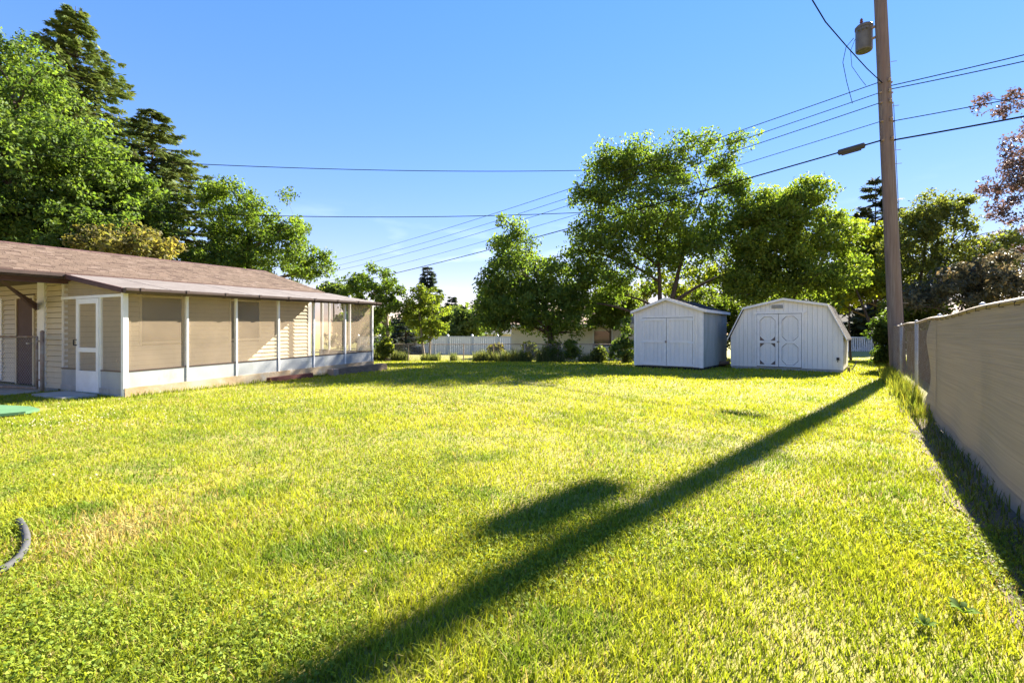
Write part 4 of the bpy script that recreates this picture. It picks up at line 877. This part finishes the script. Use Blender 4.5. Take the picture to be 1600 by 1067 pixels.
def conifer(name, label, base, top, radius, color, seed, levels=26, per=9, spray=11, low=0.06, droop=.25, size=.42, group=None, taper=.85):
    rng = np.random.default_rng(seed); base = np.array([base[0], base[1], gz(*base)]); H = top - base[2]
    t = thing(name, tuple(base), label, 'tree', group)
    paths = [(np.stack([np.full(8, base[0]), np.full(8, base[1]), np.linspace(base[2] - .3, top, 8)], 1), np.linspace(.028 * H * .5 + .05, .015, 8))]
    pos, nrm, ax, sz = [], [], [], []
    for i in range(levels):
        f = low + (1 - low) * (i + rng.random() * .6) / levels; z = base[2] + H * f
        R = radius * (1 - f) ** taper * (.80 + .4 * rng.random()) + .12
        for k in range(per if f < .85 else max(4, per - 3)):
            a = rng.random() * 6.283; r = R * (.55 + .6 * rng.random()); d = np.array([math.cos(a), math.sin(a), 0])
            up = .35 * (f - .35); s = np.array([base[0], base[1], z]); e = s + d * r + np.array([0, 0, r * (up - droop)]); md = s + d * r * .55 + np.array([0, 0, r * up * .3 - droop * .35 * r]); e[2] += .10 * r
            pts = bez(s, md, e, 6); paths.append((pts, np.linspace(.012 + .012 * r, .005, 6)))
            ns = max(5, int(spray * (.4 + r / max(radius, .1)) * 1.5)); tt = .12 + .9 * rng.random(ns) ** .7
            q_ = (1 - tt[:, None]) ** 2 * s + 2 * tt[:, None] * (1 - tt[:, None]) * md + tt[:, None] ** 2 * e
            side = np.cross(d, [0, 0, 1.0]); sd = rng.choice([-1, 1], ns)[:, None] * (.25 + .75 * rng.random((ns, 1)))
            axd = unit(d * (.75) + side * sd + np.array([0, 0, -.30]) * rng.random((ns, 1)) + rng.normal(size=(ns, 3)) * .12)
            pos.append(q_); ax.append(axd); nrm.append(unit(np.array([0, 0, 1.0]) + rng.normal(size=(ns, 3)) * .45)); sz.append(size * (.5 + .8 * rng.random((ns, 1))) * (.55 + .45 * (1 - f)))
    pos = np.concatenate(pos); ax = np.concatenate(ax); nrm = np.concatenate(nrm); sz = np.concatenate(sz); n = len(pos)
    # every spray: a thin stem of needles as four narrow leaves fanned along it
    V_ = []
    for (off, yaw, ln) in ((0, 0, 1.0), (.15, .7, .62), (.15, -.7, .62), (.45, .6, .45), (.45, -.6, .45)):
        b = unit(np.cross(nrm, ax)); d = unit(ax * math.cos(yaw) + b * math.sin(yaw)); b2 = np.cross(nrm, d); p = pos + ax * sz * off; L = sz * ln; w = sz * .12
        V_.append(np.stack([p, p + d * L * .45 + b2 * w, p + d * L + np.array([0, 0, -.08]) * L, p + d * L * .45 - b2 * w], 1))
    v = np.stack(V_, 1).reshape(-1, 3); col = np.array(color) * (.7 + .6 * rng.random((n, 1))); col = col * np.concatenate([1 + .25 * (rng.random((n, 1)) - .4), np.ones((n, 1)), np.ones((n, 1))], 1)
    vv, qd = tube_np(paths, 4); mesh_np('trunk', vv, [qd], M['bark'], t, smooth=True)
    cr = mesh_np('crown', v, [np.arange(len(v)).reshape(-1, 4)], M['needle'], t, np.repeat(col, 20, 0)); cr['kind'] = 'stuff'
    return t

G_MAPLE = (0.088, 0.138, 0.036); G_WALNUT = (0.095, 0.145, 0.030); G_DARK = (0.115, 0.172, 0.036); G_YEL = (0.15, 0.18, 0.024); G_SPRUCE = (0.070, 0.092, 0.030); G_BLUE = (0.035, 0.055, 0.042)
# --- behind the house
Y = 25
broad_tree('maple_tree', 'huge dense green maple towering behind the house at the far left', XY(10, Y), [lobe(-70, 190, 150, 150, Y), lobe(60, 200, 80, 80, Y, -1), lobe(60, 300, 170, 95, Y), lobe(190, 320, 80, 70, Y, .5), lobe(10, 110, 65, 75, Y), lobe(130, 250, 70, 60, Y, -1), lobe(-30, 350, 160, 70, Y, -2), lobe(150, 365, 100, 45, Y, -1)], .42, 950, 85, .62, .19, G_MAPLE, 11, limbs=14, twig=1.3, gap=.30)
Y = 31
conifer('spruce_tree', 'tall spruce with open top rising behind the big left maple', XY(118, Y), P(108, 10, Y)[2], 8.6, (0.13, 0.175, 0.052), 21, levels=50, per=15, spray=16, size=.9, taper=.82)
conifer('spruce_tree', 'shorter spruce with drooping boughs between the maple and the walnut tree', XY(238, 29), P(238, 172, 29)[2], 6.8, (0.125, 0.165, 0.052), 22, levels=42, per=16, spray=15, size=.72, taper=.7)
Y = 28
broad_tree('walnut_tree', 'rounded light green walnut tree behind the far end of the house roof', XY(395, Y), [lobe(360, 330, 52, 55, Y), lobe(345, 395, 60, 45, Y), lobe(425, 360, 58, 55, Y), lobe(455, 345, 35, 45, Y), lobe(400, 420, 85, 45, Y), lobe(480, 410, 38, 32, Y), lobe(320, 300, 30, 32, Y), lobe(310, 350, 35, 45, Y), lobe(500, 405, 20, 14, Y)], .26, 480, 68, .48, .165, G_WALNUT, 12, limbs=12, gap=.33)
Y = 22
broad_tree('shrub', 'tan tipped bushy shrub peeking over the house roof', XY(200, Y), [lobe(205, 385, 50, 30, Y), lobe(150, 378, 30, 20, Y), lobe(250, 385, 35, 24, Y)], .07, 70, 60, .45, .17, (0.15, 0.14, 0.06), 13, cat_='shrub', limbs=5)
# --- back fence, left
broad_tree('slender_tree', 'slender yellow green tree with pale trunk at the back fence beside the porch', XY(608, 26), [lobe(585, 448, 38, 32, 26), lobe(560, 462, 28, 30, 26), lobe(610, 475, 28, 35, 26), lobe(592, 510, 22, 30, 26), lobe(598, 420, 22, 16, 26), lobe(540, 440, 12, 8, 26)], .11, 120, 70, .34, .15, G_WALNUT, 14, bark='barkpale', limbs=8, stems=[((*XY(608, 26), -.35), tuple(P(603, 440, 26)))])
broad_tree('slender_tree', 'shorter slender tree with pale twin stems at the back fence', XY(668, 26.3), [lobe(662, 470, 30, 24, 26.3), lobe(650, 490, 24, 22, 26.3), lobe(680, 497, 22, 26, 26.3), lobe(668, 520, 20, 18, 26.3)], .10, 80, 70, .33, .15, (0.13, .17, .03), 15, bark='barkpale', limbs=7, stems=[((*XY(665, 26.3), -.35), tuple(P(655, 475, 26.3))), ((*XY(671, 26.3), -.35), tuple(P(676, 480, 26.3)))])
conifer('spruce_tree', 'dark blue green spruce showing between the two slender back trees', XY(634, 38), P(634, 478, 38)[2], 1.9, G_BLUE, 23, levels=16, per=8, spray=9, size=.5, low=.02)
conifer('spruce_tree', 'distant pointed dark spruce above the slender back trees', XY(668, 62), P(668, 416, 62)[2], 2.6, (0.06, .085, .065), 24, levels=24, per=8, spray=10, size=1.3)
conifer('spruce_tree', 'thin distant spruce tip left of the conical maple', XY(706, 75), P(706, 462, 75)[2], 1.8, (0.07, .095, .05), 25, levels=20, per=7, spray=12, size=1.3)
for i, (px, py, r, ry, Y, lab) in enumerate(((700, 500, 26, 22, 55, 'hazy green distant tree right of the shorter slender tree'), (730, 505, 26, 24, 50, 'rounded distant tree beside the conical maple'), (560, 500, 40, 40, 45, 'dense distant tree seen just beyond the porch end'), (520, 455, 18, 10, 60, 'small distant treetop just above the porch roof'), (640, 505, 40, 28, 58, 'dark distant tree behind the slender back trees'), (780, 480, 40, 35, 48, 'distant tree hidden behind the conical maple'))):
    broad_tree('distant_tree', lab, XY(px, Y), [lobe(px, py, r, ry, Y), lobe(px - r * .5, py + ry * .5, r * .7, ry * .6, Y), lobe(px + r * .5, py + ry * .4, r * .6, ry * .7, Y)], .2, 70, 45, .8, .42, (0.10, .14, .05), 40 + i, limbs=5, twig=1.5)
# --- middle
Y = 23.5
broad_tree('conical_maple', 'dense cone shaped maple in front of the garage behind the back fence', XY(868, Y), [lobe(797, 355, 18, 22, Y), lobe(800, 395, 42, 32, Y), lobe(815, 435, 64, 36, Y), lobe(800, 480, 58, 36, Y), lobe(850, 480, 58, 46, Y), lobe(870, 430, 36, 44, Y, .5), lobe(772, 500, 30, 20, Y), lobe(765, 455, 24, 30, Y), lobe(895, 470, 26, 36, Y), lobe(885, 505, 30, 24, Y)], .17, 430, 80, .46, .145, (0.11, 0.165, 0.038), 16, limbs=12)
Y = 23.0
broad_tree('spreading_tree', 'tall spreading tree with dark forked trunk rising behind the gabled shed', XY(1032, Y), [lobe(960, 260, 45, 40, Y), lobe(935, 310, 45, 38, Y), lobe(1010, 255, 45, 38, Y), lobe(1060, 225, 17, 22, Y), lobe(1095, 235, 30, 30, Y), lobe(1145, 225, 20, 24, Y), lobe(1172, 218, 14, 14, Y), lobe(1110, 290, 52, 45, Y), lobe(1020, 330, 85, 52, Y), lobe(940, 375, 55, 40, Y), lobe(1060, 385, 80, 40, Y), lobe(1130, 350, 50, 42, Y), lobe(960, 430, 55, 40, Y, .5), lobe(1150, 290, 28, 30, Y), lobe(915, 450, 30, 35, Y), lobe(1060, 275, 40, 36, Y), lobe(1120, 262, 34, 28, Y), lobe(1178, 335, 34, 40, Y), lobe(1165, 400, 40, 40, Y), lobe(908, 400, 28, 46, Y)], .20, 1120, 54, .48, .145, G_DARK, 17, limbs=16, gap=.24, stems=[((*XY(1034, Y), -.3), tuple(P(1026, 330, Y))), ((*XY(1034, Y), -.3), tuple(P(1100, 300, Y)))], shell=.35)
Y = 22.0
broad_tree('bushy_tree', 'bushy yellow green tree with leaning dark stem behind the gambrel shed', XY(1372, Y), [lobe(1210, 330, 55, 42, Y), lobe(1255, 310, 38, 34, Y), lobe(1200, 390, 60, 45, Y), lobe(1270, 370, 60, 45, Y), lobe(1310, 350, 28, 26, Y), lobe(1250, 430, 70, 34, Y), lobe(1170, 440, 45, 36, Y), lobe(1315, 420, 36, 30, Y)], .10, 640, 62, .46, .145, (0.13, .18, .034), 18, limbs=12, gap=.18, stems=[((*XY(1376, Y), -.2), tuple(P(1300, 385, Y))), ((*XY(1240, Y), -.2), tuple(P(1235, 350, Y)))])
Y = 30
broad_tree('sunlit_tree', 'bright yellow green sunlit tree behind the two sheds', XY(1100, Y), [lobe(1080, 450, 60, 40, Y), lobe(1140, 440, 50, 36, Y), lobe(1020, 475, 60, 36, Y), lobe(1200, 460, 60, 40, Y), lobe(1110, 500, 90, 40, Y)], .15, 240, 60, .5, .22, G_YEL, 19, limbs=8)
broad_tree('sunlit_tree', 'yellow green tree filling the gap left of the utility pole', XY(1398, 29), [lobe(1345, 380, 36, 30, 29), lobe(1375, 370, 30, 28, 29), lobe(1340, 430, 40, 36, 29), lobe(1390, 430, 36, 40, 29), lobe(1300, 455, 40, 34, 29)], .15, 230, 65, .5, .2, G_YEL, 20, limbs=8, gap=.3)
conifer('pine_tree', 'distant dark pine top left of the utility pole', XY(1368, 48), P(1368, 278, 48)[2], 4.2, (0.04, .055, .03), 26, levels=26, per=9, spray=12, size=1.3, taper=.6)
for i, (px, py, rx, ry, Y, c, lab) in enumerate(((1120, 500, 50, 50, 26, (0.10, .14, .03), 'dark thicket filling the gap behind the two sheds'), (1230, 480, 70, 45, 25, (0.09, .13, .03), 'dense thicket right behind the gambrel shed'), (1420, 490, 40, 40, 23, (0.11, .14, .035), 'leafy thicket behind the end of the right fence'), (1330, 445, 46, 28, 26, (0.14, .17, .025), 'yellow green thicket above the gambrel shed roof end'), (955, 480, 40, 36, 26, (0.095, .135, .03), 'shady thicket between the conical maple and the gabled shed'))):
    broad_tree('thicket', lab, XY(px, Y), [lobe(px, py, rx, ry, Y), lobe(px - rx * .5, py + ry * .3, rx * .7, ry * .6, Y), lobe(px + rx * .5, py - ry * .2, rx * .6, ry * .6, Y)], .06, 150, 50, .42, .17, c, 80 + i, cat_='thicket', limbs=7)
# --- right of the pole
Y = 25
broad_tree('gnarled_tree', 'open gnarled tree with brownish leaves right of the utility pole', XY(1440, Y), [lobe(1455, 330, 42, 26, Y), lobe(1490, 320, 26, 20, Y), lobe(1430, 365, 32, 32, Y), lobe(1510, 355, 20, 12, Y), lobe(1440, 420, 50, 36, Y), lobe(1500, 415, 44, 34, Y), lobe(1420, 460, 36, 28, Y), lobe(1470, 380, 44, 34, Y), lobe(1530, 440, 40, 40, Y), lobe(1545, 395, 42, 36, Y), lobe(1405, 395, 28, 40, Y)], .16, 480, 50, .42, .16, (0.105, .125, .04), 27, limbs=10, gap=.2, stems=[((*XY(1425, Y), -.2), tuple(P(1450, 360, Y))), ((*XY(1440, Y), -.2), tuple(P(1490, 370, Y)))])
broad_tree('hedge_shrub', 'tall shrub with reddish leaves above the middle of the right fence', XY(1520, 20), [lobe(1500, 450, 60, 36, 20), lobe(1560, 430, 50, 36, 20), lobe(1450, 470, 34, 24, 20), lobe(1600, 455, 50, 36, 20)], .09, 170, 60, .36, .15, (0.105, .105, .055), 28, cat_='shrub', limbs=8, mat_='plum')
broad_tree('plum_tree', 'purple leaved plum tree reaching in at the upper right edge', XY(1640, 29), [lobe(1580, 160, 40, 22, 29), lobe(1600, 280, 55, 34, 29), lobe(1585, 250, 26, 18, 29), lobe(1580, 330, 36, 22, 29), lobe(1625, 400, 60, 40, 29), lobe(1570, 385, 40, 26, 29), lobe(1690, 220, 90, 110, 29), lobe(1690, 370, 90, 70, 29)], .25, 420, 55, .48, .18, (0.105, .082, .076), 29, limbs=12, gap=.2, mat_='plum')
broad_tree('evergreen_shrub', 'dark green shrub at the foot of the utility pole', XY(1386, 15.2), [lobe(1383, 545, 13, 32, 15.2), lobe(1374, 515, 14, 16, 15.2), lobe(1388, 500, 10, 14, 15.2), lobe(1380, 572, 12, 12, 15.2)], .05, 60, 60, .22, .10, (0.045, .075, .018), 30, cat_='shrub', limbs=5)
# --- shrubs along the back fence
sh_ = [(775, 548, 10, 14, 25.0, (0.12, .11, .03), 'small yellowish shrub with red stems at the back fence'), (865, 548, 15, 18, 23.2, (0.13, .18, .04), 'leafy bush at the foot of the conical maple'), (828, 548, 12, 16, 23.8, (0.16, .19, .03), 'bright yellow green bush left of the conical maple trunk'),
       (892, 550, 13, 16, 22.8, (0.13, .18, .04), 'arching green bush right of the conical maple trunk'), (937, 556, 10, 12, 22.0, (0.10, .125, .04), 'dark bush in front of the garage wall'), (975, 535, 22, 38, 21.5, (0.10, .15, .04), 'tall dark bush against the left wall of the gabled shed'), (602, 540, 10, 18, 25.6, (0.12, .15, .03), 'ivy covered bush at the foot of the first slender tree')]
for i, (px, py, rx, ry, Y, c, lab) in enumerate(sh_):
    broad_tree('bush', lab, XY(px, Y), [lobe(px, py, rx, ry, Y), lobe(px - rx * .5, py + ry * .4, rx * .7, ry * .5, Y), lobe(px + rx * .5, py + ry * .4, rx * .6, ry * .5, Y)], .03, 46, 40, .22, .13, c, 60 + i, cat_='bush', limbs=5, bark='redwood' if i == 0 else 'bark', twig=.7)

# ------------------------------------------------------------------ grass
def blades(x, y, h, w, col, rng, seg2, lean=.55):
    n = len(x); z = ground_z(x, y) - .005; a = rng.random(n) * 6.283; l = h * lean * (.25 + rng.random(n)); b = a + 1.57 + rng.normal(size=n) * .6
    r = np.stack([x, y, z], 1); d = np.stack([np.cos(a) * l, np.sin(a) * l, np.zeros(n)], 1); wv = np.stack([np.cos(b) * w, np.sin(b) * w, np.zeros(n)], 1) * .5; up = np.stack([np.zeros(n), np.zeros(n), h], 1)
    if seg2:
        v = np.stack([r - wv, r + wv, r + d * .3 + up * .58 + wv * .8, r + d * .3 + up * .58 - wv * .8, r + d + up], 1).reshape(-1, 3); i = np.arange(n)[:, None] * 5
        return v, i + np.array([[0, 1, 2, 3]]), i + np.array([[3, 2, 4]]), np.repeat(col, 5, 0) * np.tile(np.array([.75, .75, 1, 1, 1.12]), n)[:, None]
    v = np.stack([r - wv, r + wv, r + d + up], 1).reshape(-1, 3); i = np.arange(n)[:, None] * 3
    return v, None, i + np.array([[0, 1, 2]]), np.repeat(col, 3, 0) * np.tile(np.array([.85, .85, 1.1]), n)[:, None]
def blocked(x, y):
    s = (x - C0[0]) * U[0] + (y - C0[1]) * U[1]; w = (x - C0[0]) * V[0] + (y - C0[1]) * V[1]
    b = (w > -.1) & (s > -.04) & (s < 7.1); b |= (w > 2.3) & (s > -5) & (s < 7.0)
    for (px, Y, W, DP) in ((991, 16.8, 2.35, 3.05), (1142, 16.4, 3.21, 2.44)):
        a = XY(px, Y); r = (x - a[0]) * RR[0] + (y - a[1]) * RR[1]; q_ = (x - a[0]) * BB[0] + (y - a[1]) * BB[1]; b |= (r > 0) & (r < W) & (q_ > 0) & (q_ < DP)
    fd = (x - F0[0]) * FN[0] + (y - F0[1]) * FN[1]; b |= (fd < -.02) & (y < 16)
    b |= (s > -.70) & (s < -.18) & (w > .54) & (w < 1.78)
    b |= (x < -7.3) & (y > 6.62) & (y < 7.7) & (x < -7.2 - (y - 6.6) * .1) & (np.abs(y - 7.2) < .5)
    return b, fd
def lawn(n, y0, y1, dens_pow, rng):
    """points over the wedge of ground the picture takes in, with some to spare on both sides"""
    u = rng.random(n)
    if abs(dens_pow - 2) < 1e-6: y = y0 * (y1 / y0) ** u
    else: y = np.sqrt(y0 ** 2 + (y1 ** 2 - y0 ** 2) * u)
    x = (rng.random(n) * 2 - 1) * (1.22 * y + .6); b, fd = blocked(x, y); k = ~b; return x[k], y[k], fd[k]
def grass_col(x, y, fd, rng):
    n = len(x); p1 = fbm(x * .9, y * .9, 21)[:, None]; p2 = fbm(x * 3.1, y * 3.1, 31)[:, None]; t = rng.random((n, 1)); t2 = rng.random((n, 1))
    green = np.array([.205, .262, .022]); lime = np.array([.310, .340, .026]); deep = np.array([.135, .205, .020]); straw = np.array([.42, .33, .13])
    far = np.clip((y - 4) / 8, 0, 1)[:, None]
    k = np.clip((p1 - .35) * 2.4 + .18 + .22 * far + (t - .5) * .9, 0, 1); c = green * (1 - k) + lime * k
    k = np.clip((p2 - .54) * 5, 0, 1) * (1 - .55 * far); c = c * (1 - k) + deep * k
    dry = np.clip((fbm(x * 1.3 + 9, y * 1.3, 51)[:, None] - .56) * 5, 0, 1) * .16 + .03
    ring = np.exp(-(((x + 2.5) / .34) ** 2 + ((y - 2.9) / .42) ** 2))[:, None] * .75; strip = (np.clip(1 - fd / .30, 0, 1) * (y < 7.5))[:, None] * .35
    c = np.where(t2 < np.clip(dry + ring + strip, 0, .9), straw * (.6 + .6 * t), c); return c * (.75 + .5 * rng.random((n, 1)))
rg = np.random.default_rng(5)
def thin(x, y, fd, rng):
    bare = fbm(x * 1.7 + 4, y * 1.7, 71); keep = rng.random(len(x)) > np.clip((bare - .68) * 5, 0, .35)
    keep &= rng.random(len(x)) > np.clip(1.25 - fd / .36, 0, 1) * .93 * (y < 7)
    keep &= rng.random(len(x)) > .55 * np.exp(-(((x + 2.5) / .35) ** 2 + ((y - 2.9) / .45) ** 2)); return x[keep], y[keep], fd[keep]
parts = []
for (n, y0, y1, pw, hs, ws, seg) in ((95000, 1.35, 2.6, 0, (.030, .036), (.0035, .003), True), (165000, 2.6, 6.0, 2, (.030, .036), (.0045, .004), True), (190000, 6.0, 12.0, 2, (.034, .04), (.010, .008), False), (190000, 12.0, 29.0, 2, (.04, .045), (.022, .02), False)):
    x, y, fd = thin(*lawn(int(n * 1.12), y0 * (.86 if y0 > 2 else 1), y1 * 1.16, pw, rg), rg)
    kp = rg.random(len(x)) < np.clip((y / y0 - .86) / .30 if y0 > 2 else np.ones_like(y), 0, 1) * np.clip((1.16 - y / y1) / .30, 0, 1); x, y, fd = x[kp], y[kp], fd[kp]; n = len(x); tall = fbm(x * 2.2, y * 2.2, 81)
    h = (hs[0] + hs[1] * rg.random(n) ** 2) * (.55 + .9 * tall); w = ws[0] + ws[1] * rg.random(n)
    parts.append(blades(x, y, h, w, grass_col(x, y, fd, rg), rg, seg, .85))
# low broad leaves (clover) between the blades
n = 60000; x, y, fd = lawn(n, 1.35, 7.0, 2, rg); k = fbm(x * 1.1 + 3, y * 1.1, 91) + .25 * rg.random(len(x)) > .72; x, y = x[k], y[k]; n = len(x)
vsC, qC, cC = leaves(np.stack([x, y, ground_z(x, y) + .02 + .03 * rg.random(n)], 1), 3, .012, .014, rg, (.19, .255, .032), .25, .15, flat=.8, aspect=.85)
vs = [vsC]; qs = [qC]; ts_ = []; cs = [cC]; o = len(vsC)
for (v, q_, t_, c_) in parts:
    vs.append(v); cs.append(c_)
    if q_ is not None: qs.append(q_ + o)
    ts_.append(t_ + o); o += len(v)
grass = mesh_np('grass', np.concatenate(vs), [np.concatenate(qs), np.concatenate(ts_)], M['grass'], None, np.concatenate(cs)); tag(grass, 'sunlit yellow green lawn grass with clover covering the yard', 'grass', kind='stuff')
# white clover heads
n = 7000; x, y, fd = lawn(n, 2.2, 12, 2, rg); k = (fbm(x * .8, y * .8, 101) + .40 * np.exp(-((x + 4.2) / 2.6) ** 2 - ((y - 7) / 2.3) ** 2) + .2 * rg.random(len(x))) > .87; k &= (np.exp(-((x + 4.2) / 2.8) ** 2 - ((y - 7) / 2.6) ** 2) > .10) | (rg.random(len(x)) < .06); x, y = x[k], y[k]; n = len(x)
oc = np.array([[1, 0, 0], [0, 1, 0], [-1, 0, 0], [0, -1, 0], [0, 0, 1], [0, 0, -1]]); fc = np.array([[0, 1, 4], [1, 2, 4], [2, 3, 4], [3, 0, 4], [1, 0, 5], [2, 1, 5], [3, 2, 5], [0, 3, 5]])
cen_ = np.stack([x, y, ground_z(x, y) + .06 + .035 * rg.random(n)], 1); v = (cen_[:, None] + oc[None] * (.008 + .006 * rg.random((n, 1, 1)))).reshape(-1, 3); f = (np.arange(n)[:, None, None] * 6 + fc[None]).reshape(-1, 3)
cl = mesh_np('clover_flowers', v, [f], M['grass'], None, np.tile(np.array([[.62, .60, .50]]), (len(v), 1))); tag(cl, 'tiny white clover flowers scattered over the lawn', 'flowers', kind='stuff')
# tall weeds: along the right fence and the back fence
def weeds(name, label, xs, ys, h, w, col, seed, leafy=0):
    r = np.random.default_rng(seed); n = len(xs); c = np.array(col) * (.6 + .8 * r.random((n, 1))) * (1 + np.array([.5, .1, 0]) * (r.random((n, 1)) - .3)); v, q_, t_, c_ = blades(xs, ys, h * (.35 + .75 * r.random(n)), w * (.6 + .8 * r.random(n)), c, r, True, .45)
    return tag(mesh_np(name, v, [q_, t_], M['grass'], None, c_), label, 'weeds', kind='stuff')
n = 2600; t = .27 + .69 * rg.random(n); of = .02 + .36 * rg.random(n) ** 1.6; k = fbm(t * 40, of * 3, 121) > .40; t = t[k]; of = of[k]; xy = F0[None] + FD[None] * t[:, None] + FN[None] * of[:, None]
weeds('fence_weeds', 'tall bright weeds growing along the open end of the right fence', xy[:, 0], xy[:, 1], .34 * np.clip((t - .18) * 5, .3, 1) * (.5 + .9 * fbm(t * 30, of * 2, 122)), .012, (.17, .21, .03), 1)
n = 900; t = -.1 + .40 * rg.random(n); of = .02 + .26 * rg.random(n); xy = F0[None] + FD[None] * t[:, None] + FN[None] * of[:, None]
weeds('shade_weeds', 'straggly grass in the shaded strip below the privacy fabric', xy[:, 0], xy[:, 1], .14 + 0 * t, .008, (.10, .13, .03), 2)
n = 9000; f = rg.random(n); of = (rg.random(n) - .5) * .7; xy = bf0[None] + (bf1 - bf0)[None] * f[:, None]; k = fbm(f * 16, f * 0, 111) > .45; weeds('back_weeds', 'dark green weeds standing along the low back fence', xy[k, 0], (xy[:, 1] + of)[k], (.25 + .75 * fbm(f * 18, f * 0, 112))[k], .025, (.12, .155, .05), 3)
n = 1600; s_ = rg.random(n) * 7.2; w_ = -.12 - .12 * rg.random(n); xy = C0[None] + U[None] * s_[:, None] + V[None] * w_[:, None]
weeds('porch_weeds', 'longer grass fringe along the foot of the porch', xy[:, 0], xy[:, 1], .12 + 0 * s_, .010, (.15, .20, .03), 4)
# single broad-leaved weeds in the near lawn
def rosette(x, y, r, n, seed, label):
    rn = np.random.default_rng(seed); z = gz(x, y) + .02; t = thing('broadleaf_weed', (x, y, z), label, 'weed', 'broadleaf weeds in the near lawn')
    for i in range(n):
        a = 6.283 * i / n + rn.normal() * .25; L = r * (.7 + .5 * rn.random()); d = np.array([math.cos(a), math.sin(a)]); s = np.array([-d[1], d[0]]); lift = .25 + .5 * rn.random(); v = []
        for f, wd, up in ((0, .03, 0), (.35, .17, .5), (.7, .20, .9), (1, .01, .85)):
            for sg in (-1, 0, 1):
                p = np.array([x, y]) + d * L * f + s * sg * wd * L; v.append((p[0], p[1], z + lift * L * up + (.05 * L if sg else 0)))
        q_ = [(k * 3 + j, k * 3 + j + 1, k * 3 + j + 4, k * 3 + j + 3) for k in range(3) for j in range(2)]
        mesh_np('leaf', v, [np.array(q_)], M['weedleaf'], t, np.tile(np.array([[.10, .17, .025]]) * (.7 + .6 * rn.random()), (len(v), 1)), smooth=True)
for i, (px, py, r, n, lab) in enumerate(((1505, 965, .06, 13, 'large broadleaf weed in the near grass at lower right'), (1445, 985, .045, 11, 'small broadleaf weed left of the large one at lower right'))):
    Yg = CAMH * FPX / (py - HOR); x, y = XY(px, Yg); rosette(x, y, r, n, 200 + i, lab)
